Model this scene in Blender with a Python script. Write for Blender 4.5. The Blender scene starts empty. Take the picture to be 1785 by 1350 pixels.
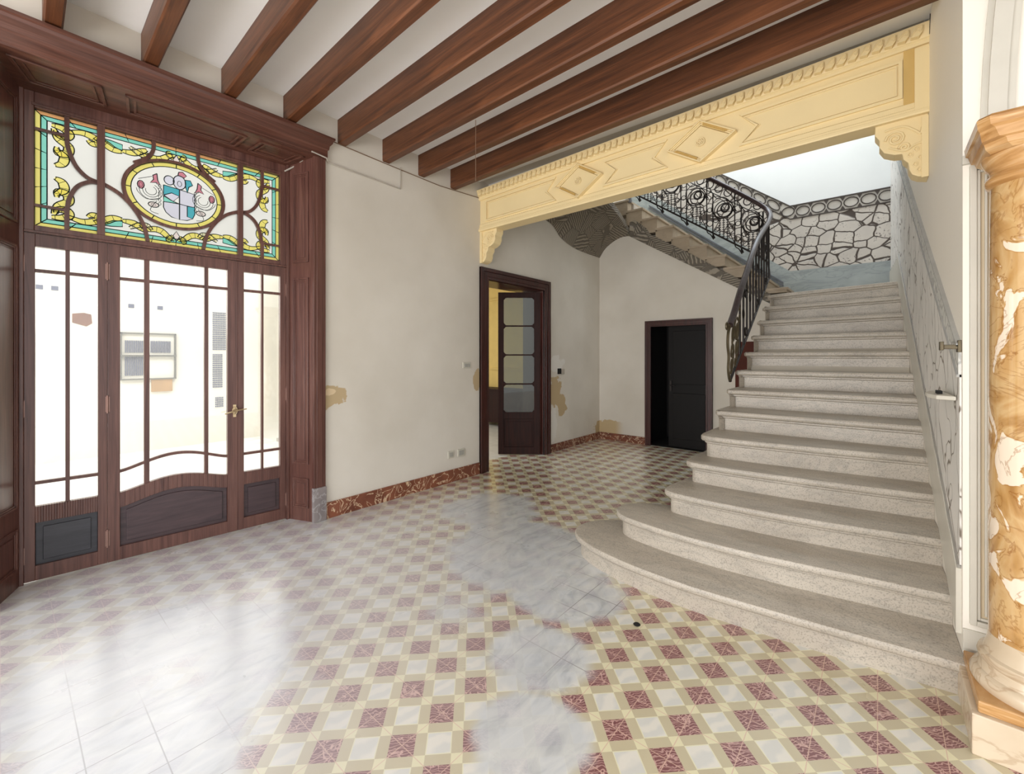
import bpy, math, random
from mathutils import Vector
random.seed(7)
PI = math.pi
C = bpy.context.scene.collection
S = bpy.context.scene
# ------------------------------------------------------------------ camera
cam_d = bpy.data.cameras.new('camera'); cam = bpy.data.objects.new('camera', cam_d); C.objects.link(cam)
cam.location = (0, 0, 1.5); cam.rotation_euler = (PI/2, 0, math.radians(40.2))
cam_d.sensor_width = 36; cam_d.lens = 36*754/1785.0; cam_d.shift_y = -53/1785.0; cam_d.clip_start = .05
S.camera = cam
# ------------------------------------------------------------------ world, light, exposure
w = bpy.data.worlds.new('sky'); S.world = w; w.use_nodes = True
bg = w.node_tree.nodes['Background']; bg.inputs[0].default_value = (.98, .99, 1, 1); bg.inputs[1].default_value = 1.8
def area(name, loc, rot, sx, sy, power, col):
    l = bpy.data.lights.new(name, 'AREA'); l.shape = 'RECTANGLE'; l.size = sx; l.size_y = sy; l.energy = power; l.color = col
    o = bpy.data.objects.new(name, l); C.objects.link(o); o.location = loc; o.rotation_euler = rot
    return o
# daylight through the roof light of the stairwell
area('stairwell_skylight', (-1.5, 7.45, 7.0), (0, 0, 0), 3.2, 1.3, 100, (.82, .91, 1))
# added fill lamp behind the camera, brightens ceiling and right wall
area('room_end_fill', (-1.4, -3.2, 1.0), (math.radians(122), 0, math.radians(-24)), 4.4, 1.5, 200, (1, .98, .97))
# daylight of the patio in front of the window
area('patio_daylight', (-7.4, 1.2, 4.0), (0, math.radians(-58), 0), 5.0, 5.0, 115, (1, .99, .97))
# added unseen lamp over the window, brightens the facade that lights the room
area('facade_fill', (-4.6, 1.2, 5.0), (0, math.radians(55), 0), 1.5, 7.0, 170, (1, .99, .97))
vs = S.view_settings; vs.view_transform = 'Standard'; vs.look = 'None'; vs.exposure = 0.15; vs.gamma = 1; vs.use_curve_mapping = False
# ------------------------------------------------------------------ node helper
def rgb(r, g, b):
    f = lambda c: (c/255/12.92) if c/255 <= .04045 else ((c/255+.055)/1.055)**2.4
    return (f(r), f(g), f(b), 1)
class N:
    def __init__(s, name, rough=.5, spec=.5):
        s.m = bpy.data.materials.new(name); s.m.use_nodes = True; s.t = s.m.node_tree
        s.b = s.t.nodes['Principled BSDF']; s.b.inputs['Roughness'].default_value = rough
        s.b.inputs['Specular IOR Level'].default_value = spec
        s.tc = s.t.nodes.new('ShaderNodeTexCoord')
    def lk(s, a, b): s.t.links.new(a, b)
    def setin(s, sock, v):
        if isinstance(v, bpy.types.NodeSocket): s.lk(v, sock)
        else: sock.default_value = v
    def math(s, op, a, b=0.0, c=None):
        n = s.t.nodes.new('ShaderNodeMath'); n.operation = op
        s.setin(n.inputs[0], a); s.setin(n.inputs[1], b)
        if c is not None: s.setin(n.inputs[2], c)
        return n.outputs[0]
    def mapping(s, scale=(1, 1, 1), rot=(0, 0, 0), loc=(0, 0, 0), src='Object', vec=None):
        n = s.t.nodes.new('ShaderNodeMapping'); s.lk(vec or s.tc.outputs[src], n.inputs[0])
        n.inputs['Scale'].default_value = scale; n.inputs['Rotation'].default_value = rot; n.inputs['Location'].default_value = loc
        return n.outputs[0]
    def noise(s, scale, vec=None, detail=4, dist=0.0, rough=.5):
        n = s.t.nodes.new('ShaderNodeTexNoise'); n.inputs['Scale'].default_value = scale; n.inputs['Detail'].default_value = detail
        n.inputs['Distortion'].default_value = dist; n.inputs['Roughness'].default_value = rough
        s.lk(vec or s.tc.outputs['Object'], n.inputs['Vector']); return n.outputs[0]
    def wave(s, scale, vec=None, dist=5, detail=3, dscale=1, kind='BANDS', d='X'):
        n = s.t.nodes.new('ShaderNodeTexWave'); n.wave_type = kind
        if kind == 'BANDS': n.bands_direction = d
        n.inputs['Scale'].default_value = scale; n.inputs['Distortion'].default_value = dist
        n.inputs['Detail'].default_value = detail; n.inputs['Detail Scale'].default_value = dscale
        s.lk(vec or s.tc.outputs['Object'], n.inputs['Vector']); return n.outputs[1]
    def vor(s, scale, vec=None, feat='DISTANCE_TO_EDGE', rnd=1.0):
        n = s.t.nodes.new('ShaderNodeTexVoronoi'); n.feature = feat; n.inputs['Scale'].default_value = scale
        n.inputs['Randomness'].default_value = rnd
        s.lk(vec or s.tc.outputs['Object'], n.inputs['Vector']); return n.outputs['Distance']
    def ramp(s, fac, stops):
        n = s.t.nodes.new('ShaderNodeValToRGB'); e = n.color_ramp.elements
        while len(e) < len(stops): e.new(.5)
        for i, (p, c) in enumerate(stops): e[i].position = p; e[i].color = c if len(c) == 4 else (*c, 1)
        s.lk(fac, n.inputs[0]); return n.outputs[0]
    def mix(s, f, a, b):
        n = s.t.nodes.new('ShaderNodeMix'); n.data_type = 'RGBA'
        s.setin(n.inputs[0], f); s.setin(n.inputs[6], a); s.setin(n.inputs[7], b); return n.outputs[2]
    def col(s, c): s.setin(s.b.inputs['Base Color'], c); return s
    def bump(s, h, strength=.3, dist=.01):
        n = s.t.nodes.new('ShaderNodeBump'); n.inputs['Strength'].default_value = strength; n.inputs['Distance'].default_value = dist
        s.lk(h, n.inputs['Height']); s.lk(n.outputs[0], s.b.inputs['Normal']); return s
    def xyz(s, src='Object'):
        n = s.t.nodes.new('ShaderNodeSeparateXYZ'); s.lk(s.tc.outputs[src], n.inputs[0]); return n.outputs
    def comb(s, x, y, z):
        n = s.t.nodes.new('ShaderNodeCombineXYZ'); s.setin(n.inputs[0], x); s.setin(n.inputs[1], y); s.setin(n.inputs[2], z); return n.outputs[0]
    def sstep(s, v, a, b):
        n = s.t.nodes.new('ShaderNodeMapRange'); n.interpolation_type = 'SMOOTHSTEP'
        s.setin(n.inputs[0], v); n.inputs[1].default_value = a; n.inputs[2].default_value = b; return n.outputs[0]

def simple(name, c, rough=.5, metal=0.0, var=.12, scale=6, spec=.5, bump=0):
    n = N(name, rough, spec); k = n.noise(scale, detail=5)
    d = tuple(x*(1-var) for x in c[:3])+(1,); l = tuple(min(1, x*(1+var)) for x in c[:3])+(1,)
    n.col(n.ramp(k, [(.3, d), (.7, l)])); n.b.inputs['Metallic'].default_value = metal
    if bump: n.bump(n.noise(scale*8), bump, .004)
    return n.m
def wood(name, dark, light, axis='X', rough=.35, spec=.5, grain=1.0):
    n = N(name, rough, spec)
    sc = {'X': (.35, 7, 7), 'Y': (7, .35, 7), 'Z': (7, 7, .35)}[axis]
    v = n.mapping(tuple(c*grain for c in sc))
    a = n.noise(3.0, v, 8, 1.2, .6); b = n.noise(14, v, 4, .3)
    k = n.math('ADD', n.math('MULTIPLY', a, .75), n.math('MULTIPLY', b, .25))
    kn = n.noise(1.3, None, 2)
    c = n.ramp(k, [(.33, dark), (.5, tuple((x+y)/2 for x, y in zip(dark, light))), (.66, light)])
    c = n.mix(n.math('MULTIPLY', n.sstep(kn, .5, .8), .45), c, dark)
    n.col(c).bump(b, .12, .003); return n.m
M = {}
M['beam'] = wood('beam_wood', rgb(62, 32, 16), rgb(120, 72, 42), 'X', .45)
M['mahog'] = wood('mahogany', rgb(72, 42, 36), rgb(112, 76, 66), 'Z', .3)
M['mahog_h'] = wood('mahogany_across', rgb(68, 40, 32), rgb(108, 70, 57), 'Y', .3)
M['darkpanel'] = wood('dark_panel_wood', rgb(54, 40, 44), rgb(78, 60, 62), 'Y', .35)
M['greypanel'] = wood('grey_panel_wood', rgb(46, 46, 52), rgb(64, 64, 70), 'Y', .4)
M['darkdoor'] = wood('dark_door_wood', rgb(28, 12, 9), rgb(52, 24, 18), 'Z', .5, .2)
M['casing'] = wood('door_casing_wood', rgb(40, 18, 15), rgb(76, 36, 30), 'Z', .3)
M['iron'] = simple('wrought_iron', rgb(38, 32, 30), .45, .5, .2, 20)
M['bronze'] = simple('aged_iron', rgb(96, 86, 66), .45, .55, .25, 14)
M['handrail'] = wood('handrail_wood', rgb(44, 32, 32), rgb(74, 58, 60), 'X', .3)
M['lead'] = simple('lead_came', rgb(30, 42, 42), .5, .3)
M['brass'] = simple('brass', rgb(196, 176, 140), .3, .8)
M['steel'] = simple('hinge_steel', rgb(140, 110, 100), .4, .6)
M['white_plastic'] = simple('ivory_plastic', rgb(200, 196, 182), .4, var=.05)
M['grey_plastic'] = simple('switch_grey', rgb(168, 166, 158), .4, var=.05)
M['black'] = simple('black_hole', rgb(14, 12, 10), .8)
M['cable'] = simple('cable_grey', rgb(176, 168, 156), .6)
M['cord'] = simple('cord_thin', rgb(120, 95, 75), .6)
M['yellowplaster'] = simple('ochre_moulded_plaster', rgb(236, 214, 164), .55, var=.03, scale=2)
M['ochre_shade'] = simple('ochre_plaster_shade', rgb(206, 172, 104), .6, var=.05)  # darker copy of the ochre plaster, shade put into its colour
M['whitepaint'] = simple('white_trim_paint', rgb(208, 203, 190), .4, var=.04)
M['creampaint'] = simple('cream_recess_paint', rgb(206, 188, 158), .4, var=.04)
M['ceil'] = simple('ceiling_plaster', rgb(242, 242, 240), .7, var=.03, scale=1.5)
M['stairwall'] = simple('stairwell_plaster', rgb(228, 232, 232), .7, var=.03, scale=1.2)
M['facade'] = simple('facade_render', rgb(228, 226, 214), .8, var=.04, scale=.8)
M['rust'] = simple('facade_patch', rgb(122, 84, 62), .8)
M['slat'] = simple('shutter_slats', rgb(92, 96, 116), .6)
M['slatframe'] = simple('window_surround', rgb(104, 102, 92), .6)
M['ochre_panel'] = simple('ochre_apron', rgb(170, 136, 90), .6)
M['yroom'] = simple('yellow_room_plaster', rgb(214, 184, 110), .7, var=.05)
M['brownpanel'] = simple('brown_lacquer', rgb(78, 32, 18), .6, var=.15, spec=.2)

def plaster_walls():
    n = N('wall_plaster', .65, .3)
    x, y, z = n.xyz()
    base = n.ramp(n.noise(1.1, detail=5), [(.3, rgb(206, 199, 186)), (.7, rgb(222, 216, 205))])
    def blob(y0, z0, ry, rz, soft=.25):
        dy = n.math('DIVIDE', n.math('SUBTRACT', y, y0), ry); dz = n.math('DIVIDE', n.math('SUBTRACT', z, z0), rz)
        d = n.math('SQRT', n.math('ADD', n.math('MULTIPLY', dy, dy), n.math('MULTIPLY', dz, dz)))
        nz = n.noise(5, detail=6, rough=.6)
        d = n.math('ADD', d, n.math('MULTIPLY', n.math('SUBTRACT', nz, .5), 2.2))
        return n.sstep(d, 1.0, 1.0-soft*.3)
    nearleft = n.sstep(x, -3.4, -3.6)
    m1 = blob(2.0, 1.13, .13, .13); m1b = blob(1.99, 1.17, .08, .035)
    m2 = blob(3.92, 1.18, .07, .17)
    m3 = blob(5.66, .95, .2, .24); m3b = blob(5.85, .75, .13, .2)
    m4 = blob(5.72, 1.38, .2, .14); m5 = blob(5.62, .42, .12, .3)
    m7 = blob(7.1, .2, .2, .12)
    tan = rgb(188, 166, 130); pale = rgb(224, 220, 212)
    c = base
    for m, cc in ((m1, tan), (m1b, rgb(218, 196, 160)), (m2, tan), (m5, pale), (m4, pale), (m3, tan), (m3b, tan), (m7, rgb(190, 168, 130))):
        c = n.mix(n.math('MULTIPLY', m, nearleft), c, cc)
    n.col(c).bump(n.noise(30), .08, .004); return n.m
M['wall'] = plaster_walls()

def marble_base():
    n = N('red_marble', .25)
    v = n.noise(2.2, detail=6, dist=1.5)
    e = n.math('ABSOLUTE', n.math('SUBTRACT', n.noise(4.5, detail=5, dist=2.5), .5))
    c = n.ramp(v, [(.3, rgb(96, 52, 40)), (.7, rgb(138, 84, 62))])
    n.col(n.mix(n.sstep(e, .022, .004), c, rgb(214, 186, 154))); return n.m
M['redmarble'] = marble_base()
def grey_marble(name, a, b, vein, rough=.3, speck=0.0):
    n = N(name, rough)
    c = n.ramp(n.noise(1.6, n.mapping((1, 2.4, 2)), 6, .8), [(.3, a), (.7, b)])
    e = n.math('ABSOLUTE', n.math('SUBTRACT', n.noise(2.2, n.mapping((1, 3, 3)), 5, 1.6), .5))
    c = n.mix(n.math('MULTIPLY', n.sstep(e, .05, .0), .3 if speck else .35), c, vein)
    if speck:
        sp = n.sstep(n.noise(130, detail=2), .5, .66)
        c = n.mix(n.math('MULTIPLY', sp, speck), c, rgb(110, 104, 96))
    n.col(c); return n.m
M['step'] = grey_marble('stair_marble', rgb(174, 164, 150), rgb(196, 187, 173), rgb(140, 136, 128), .4, .42)
M['greyblock'] = grey_marble('grey_marble_block', rgb(120, 112, 112), rgb(150, 142, 140), rgb(200, 200, 200), .3)
M['bandstone'] = grey_marble('grey_green_skirting', rgb(142, 150, 150), rgb(168, 176, 174), rgb(110, 120, 120), .35)
M['plinth'] = grey_marble('beige_plinth_marble', rgb(204, 184, 156), rgb(222, 206, 182), rgb(150, 110, 70), .25)
def onyx():
    n = N('golden_onyx_marble', .1, .6)
    v = n.mapping((1.3, 1.3, .9), (.5, .35, .2))
    a = n.noise(2.6, v, 6, 2.4)
    c = n.ramp(a, [(.28, rgb(150, 104, 54)), (.42, rgb(190, 146, 88)), (.52, rgb(208, 172, 120)), (.62, rgb(196, 152, 94)), (.75, rgb(156, 112, 58))])
    w2 = n.noise(3.0, n.mapping((.8, 3.2, 1.6), (.7, .5, .3), (3, 1, 2)), 4, 1.3)
    c = n.mix(n.sstep(w2, .56, .58), c, rgb(240, 222, 200))
    e0 = n.math('ABSOLUTE', n.math('SUBTRACT', w2, .545))
    c = n.mix(n.math('MULTIPLY', n.sstep(e0, .012, .0), .7), c, rgb(150, 96, 36))
    e = n.math('ABSOLUTE', n.math('SUBTRACT', n.noise(3.0, n.mapping((1, 1, 1.2), (.6, .5, 0), (5, 2, 7)), 5, 3), .5))
    c = n.mix(n.math('MULTIPLY', n.sstep(e, .02, .0), .5), c, rgb(150, 98, 40))
    n.col(c); n.b.inputs['Coat Weight'].default_value = .4; n.b.inputs['Coat Roughness'].default_value = .05; return n.m
M['onyx'] = onyx()
def cap_m():
    n = N('golden_capital_marble', .22)
    v = n.mapping((1, 1, 6), (.1, .2, 0))
    c = n.ramp(n.noise(4, v, 5, 1.5), [(.3, rgb(160, 112, 58)), (.55, rgb(198, 152, 98)), (.75, rgb(222, 190, 146))])
    n.col(c); return n.m
M['capital'] = cap_m()
def carved():
    n = N('carved_grey_plaster', .6)
    k = n.noise(1.6, n.mapping((1, 1, 1), (0, 0, 0), (2, 0, 1)), 1)
    x, y, z = n.xyz()
    a = n.math('ADD', n.math('MULTIPLY', x, 1.0), n.math('MULTIPLY', y, .7))
    # overlapping fans of grooves whose direction jumps from field to field
    vv = n.t.nodes.new('ShaderNodeTexVoronoi'); vv.feature = 'F1'; vv.inputs['Scale'].default_value = 3.4; n.lk(n.tc.outputs['Object'], vv.inputs['Vector'])
    rot = n.t.nodes.new('ShaderNodeVectorRotate'); rot.rotation_type = 'EULER_XYZ'
    n.lk(n.tc.outputs['Object'], rot.inputs['Vector'])
    sc = n.t.nodes.new('ShaderNodeVectorMath'); sc.operation = 'SCALE'; n.lk(vv.outputs['Color'], sc.inputs[0]); sc.inputs['Scale'].default_value = 5.0
    n.lk(sc.outputs[0], rot.inputs['Rotation'])
    wv = n.wave(9.5, rot.outputs[0], 1.5, 1, 1.5)
    h = n.sstep(wv, .25, .75)
    ed = n.sstep(n.vor(3.4), .0, .03)
    h2 = n.math('MULTIPLY', h, ed)
    n.col(n.mix(h2, rgb(98, 90, 78), rgb(150, 140, 124))).bump(h2, .8, .02); return n.m
M['carved'] = carved()
def stonedado(name, mortar, s1, s2, scale, speck):
    n = N(name, .6)
    d = n.noise(4, detail=2)
    mv = n.t.nodes.new('ShaderNodeVectorMath'); mv.operation = 'ADD'
    cmb = n.comb(n.math('MULTIPLY', d, .12), 0.0, n.math('MULTIPLY', d, .1)); n.lk(n.tc.outputs['Object'], mv.inputs[0]); n.lk(cmb, mv.inputs[1])
    flat = n.mapping((1, 1, 1.25), vec=mv.outputs[0])
    e = n.vor(scale, flat, rnd=.85)
    c = n.ramp(n.noise(3), [(.3, s1), (.7, s2)])
    sp = n.math('MULTIPLY', n.sstep(n.noise(45, detail=4), .58, .66), n.sstep(n.noise(6), .45, .6))
    c = n.mix(n.math('MULTIPLY', sp, speck), c, rgb(70, 62, 60))
    h = n.sstep(e, .025, .055)
    n.col(n.mix(h, mortar, c)).bump(h, .6, .02); return n.m
M['step_shade'] = grey_marble('stair_marble_shaded', rgb(158, 142, 120), rgb(176, 160, 138), rgb(150, 136, 116), .5)  # darker stair marble, shade on the second flight put into its colour
M['dado'] = stonedado('crazy_stone_dado', rgb(70, 60, 52), rgb(186, 180, 172), rgb(206, 200, 190), 5.0, .8)
def sidedado():
    n = N('pale_incised_dado', .5)
    x, y, z = n.xyz()
    wob = n.math('MULTIPLY', n.noise(3.5, detail=2), .5)
    v = n.comb(0.0, n.math('ADD', n.math('MULTIPLY', y, 1.0), wob), n.math('MULTIPLY', n.math('SUBTRACT', z, n.math('MULTIPLY', y, .45)), .42))
    e = n.math('ADD', n.vor(5.0, v, rnd=1.0), n.math('MULTIPLY', n.noise(5, detail=2), .03))
    c = n.ramp(n.noise(3), [(.3, rgb(222, 220, 214)), (.7, rgb(236, 232, 226))])
    n.col(n.mix(n.sstep(e, .018, .04), rgb(118, 106, 92), c)).bump(n.sstep(e, .01, .05), .4, .01); return n.m
M['sidedado'] = sidedado()
def lace():
    n = N('incised_border', .5)
    e = n.vor(16, rnd=1)
    n.col(n.mix(n.sstep(e, .04, .12), rgb(176, 176, 172), rgb(214, 214, 208))); return n.m
M['lace'] = lace()
M['dadoborder'] = simple('border_ground', rgb(188, 184, 176), .6)
M['mortar'] = simple('dark_border_line', rgb(62, 54, 48), .6)

def floor_mat():
    n = N('patterned_cement_tiles', .3, .7)
    x, y, z = n.xyz()
    u = n.math('MULTIPLY', n.math('ADD', x, y), 5.0); v = n.math('MULTIPLY', n.math('SUBTRACT', y, x), 5.0)
    ru = n.math('ROUND', u); rv = n.math('ROUND', v)
    du = n.math('ABSOLUTE', n.math('SUBTRACT', u, ru)); dv = n.math('ABSOLUTE', n.math('SUBTRACT', v, rv))
    iu = n.math('LESS_THAN', du, .345); iv = n.math('LESS_THAN', dv, .345)
    sq = n.math('MULTIPLY', iu, iv); cream = n.math('MULTIPLY', n.math('SUBTRACT', 1.0, iu), n.math('SUBTRACT', 1.0, iv))
    par = n.math('ABSOLUTE', n.math('MODULO', n.math('ADD', ru, rv), 2.0)); maroon = n.math('LESS_THAN', par, .5)
    tan = n.ramp(n.noise(2.5), [(.3, rgb(192, 180, 148)), (.7, rgb(204, 193, 162))])
    c = n.mix(cream, tan, rgb(228, 221, 184))
    hatch = n.wave(26, n.mapping((1, 1, 1), (0, 0, .78)), 14, 2, .8)
    vein = n.math('ABSOLUTE', n.math('SUBTRACT', n.noise(11, detail=2, dist=1.5), .5))
    hl = n.math('MAXIMUM', n.math('MULTIPLY', n.sstep(hatch, .62, .9), .55), n.math('MULTIPLY', n.sstep(vein, .02, .006), .8))
    mar = n.mix(hl, rgb(122, 66, 68), rgb(222, 182, 172))
    streak = n.wave(4, n.mapping((1, 1, 1), (0, 0, .3)), 8, 3, 1.2)
    edge = n.math('GREATER_THAN', n.math('MAXIMUM', du, dv), .315)
    wh = n.ramp(streak, [(.2, rgb(228, 224, 214)), (.8, rgb(214, 213, 207))])
    wh = n.mix(edge, wh, rgb(228, 224, 194))
    c = n.mix(sq, c, n.mix(maroon, wh, mar))
    # joints between the 20 cm tiles
    gx = n.math('ABSOLUTE', n.math('SUBTRACT', n.math('MULTIPLY', x, 5.0), n.math('ROUND', n.math('MULTIPLY', x, 5.0))))
    gy = n.math('ABSOLUTE', n.math('SUBTRACT', n.math('MULTIPLY', y, 5.0), n.math('ROUND', n.math('MULTIPLY', y, 5.0))))
    g = n.math('LESS_THAN', n.math('MINIMUM', gx, gy), .0085)
    c = n.mix(n.math('MULTIPLY', g, .75), c, rgb(216, 180, 160))
    # pale patches: dust and floor sheen painted into the tile colour
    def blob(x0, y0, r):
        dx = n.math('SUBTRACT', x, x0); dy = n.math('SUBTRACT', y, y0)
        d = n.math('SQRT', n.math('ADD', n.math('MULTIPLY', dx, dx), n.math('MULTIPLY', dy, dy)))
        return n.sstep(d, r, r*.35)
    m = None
    for b in DUST_SHEEN:
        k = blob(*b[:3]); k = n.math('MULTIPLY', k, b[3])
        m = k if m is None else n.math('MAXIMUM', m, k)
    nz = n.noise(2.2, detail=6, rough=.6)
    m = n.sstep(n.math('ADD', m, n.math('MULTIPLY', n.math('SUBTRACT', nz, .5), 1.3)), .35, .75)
    dust_sheen_col = n.ramp(n.noise(3.0, n.mapping((2.5, 1, 1), (0, 0, .9)), 6, 2.2), [(.3, rgb(172, 178, 186)), (.45, rgb(200, 204, 208)), (.7, rgb(220, 222, 222))])
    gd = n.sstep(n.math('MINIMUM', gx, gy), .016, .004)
    dust_sheen_col = n.mix(n.math('MULTIPLY', gd, n.sstep(n.noise(1.1, detail=3), .42, .6)), dust_sheen_col, rgb(96, 98, 104))
    c = n.mix(n.math('MULTIPLY', m, .88), c, dust_sheen_col)
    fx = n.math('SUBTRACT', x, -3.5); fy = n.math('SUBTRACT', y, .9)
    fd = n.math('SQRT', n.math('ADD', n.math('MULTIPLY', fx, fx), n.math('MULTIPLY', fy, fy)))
    dust_glare = n.math('MULTIPLY', n.sstep(n.math('ADD', fd, n.math('MULTIPLY', n.noise(1.5, detail=5), .9)), 3.6, 1.2), .62)  # pale haze by the window: dust plus window glare painted in
    c = n.mix(dust_glare, c, rgb(198, 201, 210))
    n.b.inputs['Coat Weight'].default_value = .8; n.b.inputs['Coat Roughness'].default_value = .22
    n.col(c)
    n.setin(n.b.inputs['Roughness'], n.math('ADD', .2, n.math('MULTIPLY', n.noise(3.5, detail=4), .2)))
    return n.m
DUST_SHEEN = [(-2.1, 2.6, .9, 1), (-2.9, 3.1, .8, .8), (-1.55, 2.35, .6, .9), (-1.3, 1.75, .42, .85), (-1.05, 1.35, .36, .9), (-1.6, 2.9, .5, .9),
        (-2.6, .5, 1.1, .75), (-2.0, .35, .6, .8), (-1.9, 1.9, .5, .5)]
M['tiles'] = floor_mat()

def glass(name, tint=(1, 1, 1), refl=.08):
    m = bpy.data.materials.new(name); m.use_nodes = True; t = m.node_tree; t.nodes.clear()
    o = t.nodes.new('ShaderNodeOutputMaterial'); a = t.nodes.new('ShaderNodeBsdfTransparent'); g = t.nodes.new('ShaderNodeBsdfGlossy')
    a.inputs[0].default_value = (*tint, 1); g.inputs['Roughness'].default_value = .03; mx = t.nodes.new('ShaderNodeMixShader'); mx.inputs[0].default_value = refl
    t.links.new(a.outputs[0], mx.inputs[1]); t.links.new(g.outputs[0], mx.inputs[2]); t.links.new(mx.outputs[0], o.inputs[0]); return m
M['glass'] = glass('clear_glass'); M['doorglass'] = glass('door_glass', (.5, .53, .48), .05)
def tinted(name, c): return glass(name, c, .03)
M['g_yellow'] = tinted('yellow_glass', (1, .9, .26)); M['g_teal'] = tinted('teal_glass', (.28, .78, .68)); M['g_orange'] = tinted('orange_glass', (.95, .5, .22))
M['g_blue'] = tinted('blue_glass', (.1, .5, .62)); M['g_pink'] = tinted('rose_glass', (.72, .28, .36)); M['g_pale'] = tinted('pale_yellow_glass', (.95, .9, .62))
M['g_lav'] = tinted('lavender_glass', (.82, .82, .98)); M['g_blush'] = tinted('blush_glass', (.95, .84, .84))
def frosted():
    m = bpy.data.materials.new('frosted_glass'); m.use_nodes = True; t = m.node_tree; t.nodes.clear()
    o = t.nodes.new('ShaderNodeOutputMaterial'); a = t.nodes.new('ShaderNodeBsdfTranslucent'); a.inputs[0].default_value = (.6, .6, .59, 1)
    g = t.nodes.new('ShaderNodeBsdfTransparent'); mx = t.nodes.new('ShaderNodeMixShader'); mx.inputs[0].default_value = .04
    t.links.new(a.outputs[0], mx.inputs[1]); t.links.new(g.outputs[0], mx.inputs[2]); t.links.new(mx.outputs[0], o.inputs[0]); return m
M['frost'] = frosted()

# ------------------------------------------------------------------ mesh helper
OFF = {}
class MB:
    def __init__(s, xf=None): s.v = []; s.f = []; s.xf = xf
    def add(s, vs, fs):
        k = len(s.v); s.v += [tuple(s.xf(*p)) if s.xf else tuple(p) for p in vs]; s.f += [tuple(i+k for i in f) for f in fs]; return s
    def box(s, x0, x1, y0, y1, z0, z1):
        return s.add([(x, y, z) for x in (x0, x1) for y in (y0, y1) for z in (z0, z1)],
                     [(0, 1, 3, 2), (4, 6, 7, 5), (0, 4, 5, 1), (2, 3, 7, 6), (0, 2, 6, 4), (1, 5, 7, 3)])
    def prism(s, pts, a, b, axis='d'):
        """extrude a polygon; axis tells which coordinate runs from a to b"""
        n = len(pts)
        def mk(p, t): return {'x': (t, p[0], p[1]), 'y': (p[0], t, p[1]), 'z': (p[0], p[1], t)}[axis]
        vs = [mk(p, a) for p in pts]+[mk(p, b) for p in pts]
        return s.add(vs, [tuple(range(n)), tuple(range(2*n-1, n-1, -1))]+[(i, (i+1) % n, n+(i+1) % n, n+i) for i in range(n)])
    def hexa(s, p):  # eight corners: bottom four, top four
        return s.add(p, [(0, 1, 2, 3), (7, 6, 5, 4), (0, 4, 5, 1), (1, 5, 6, 2), (2, 6, 7, 3), (3, 7, 4, 0)])
    def tube(s, pts, r, n=6, closed=False, flat=1.0):
        P = [Vector(p) for p in pts]; m = len(P); vs = []; up0 = None
        for i in range(m):
            a = P[(i-1) % m] if (closed or i > 0) else P[i]; b = P[(i+1) % m] if (closed or i < m-1) else P[i]
            t = (b-a).normalized() if (b-a).length > 1e-9 else Vector((0, 0, 1))
            if up0 is None: up0 = Vector((0, 0, 1)) if abs(t.z) < .9 else Vector((1, 0, 0))
            u = up0-t*up0.dot(t); u = u.normalized() if u.length > 1e-6 else t.orthogonal().normalized(); up0 = u; q = t.cross(u)
            rr = r[i] if isinstance(r, (list, tuple)) else r
            for k in range(n):
                an = 2*PI*k/n; vs.append(tuple(P[i]+u*math.cos(an)*rr+q*math.sin(an)*rr*flat))
        fs = []
        for i in range(m if closed else m-1):
            for k in range(n):
                a = i*n+k; b = i*n+(k+1) % n; c = ((i+1) % m)*n+(k+1) % n; d = ((i+1) % m)*n+k; fs.append((a, b, c, d))
        if not closed: fs += [tuple(range(n-1, -1, -1)), tuple(range((m-1)*n, m*n))]
        return s.add(vs, fs)
    def lathe(s, cx, cy, prof, n=48, a0=0, sq=None):
        vs = [(cx+r*math.cos(2*PI*k/n+a0), cy+r*math.sin(2*PI*k/n+a0), z) for (r, z) in prof for k in range(n)]
        m = len(prof); fs = [(i*n+k, i*n+(k+1) % n, (i+1)*n+(k+1) % n, (i+1)*n+k) for i in range(m-1) for k in range(n)]
        return s.add(vs, fs+[tuple(range(n-1, -1, -1)), tuple(range((m-1)*n, m*n))])
    def grid(s, fn, nu, nv):
        vs = [fn(i/nu, j/nv) for i in range(nu+1) for j in range(nv+1)]
        return s.add(vs, [(i*(nv+1)+j, (i+1)*(nv+1)+j, (i+1)*(nv+1)+j+1, i*(nv+1)+j+1) for i in range(nu) for j in range(nv)])
    def build(s, name, mat, parent=None, smooth=False, bevel=0, origin=True, fix=True, **kw):
        off = OFF.get(parent.name, Vector((0, 0, 0))) if parent else None
        if off is None:
            if origin and s.v:
                xs, ys, zs = zip(*s.v); off = Vector(((min(xs)+max(xs))/2, (min(ys)+max(ys))/2, min(zs)))
            else: off = Vector((0, 0, 0))
        me = bpy.data.meshes.new(name); me.from_pydata([tuple(Vector(p)-off) for p in s.v], [], s.f); me.update()
        if fix:
            import bmesh
            bm = bmesh.new(); bm.from_mesh(me); bmesh.ops.recalc_face_normals(bm, faces=bm.faces)
            if smooth:
                for f in bm.faces: f.smooth = True
                for e in bm.edges:
                    if len(e.link_faces) == 2 and e.calc_face_angle(0) > .7: e.smooth = False
            bm.to_mesh(me); bm.free()
        me.materials.append(M[mat] if isinstance(mat, str) else mat)
        o = bpy.data.objects.new(name, me); C.objects.link(o); OFF[o.name] = off
        if parent: o.parent = parent
        else: o.location = off
        if bevel:
            b = o.modifiers.new('bevel', 'BEVEL'); b.width = bevel; b.segments = 2; b.limit_method = 'ANGLE'
        for k, v in kw.items(): o[k] = v
        return o
def struct(mb, name, mat, parent=None, **kw):
    kw.setdefault('origin', False)
    return mb.build(name, mat, parent, kind='structure', **kw) if parent is None else mb.build(name, mat, parent, **kw)
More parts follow.
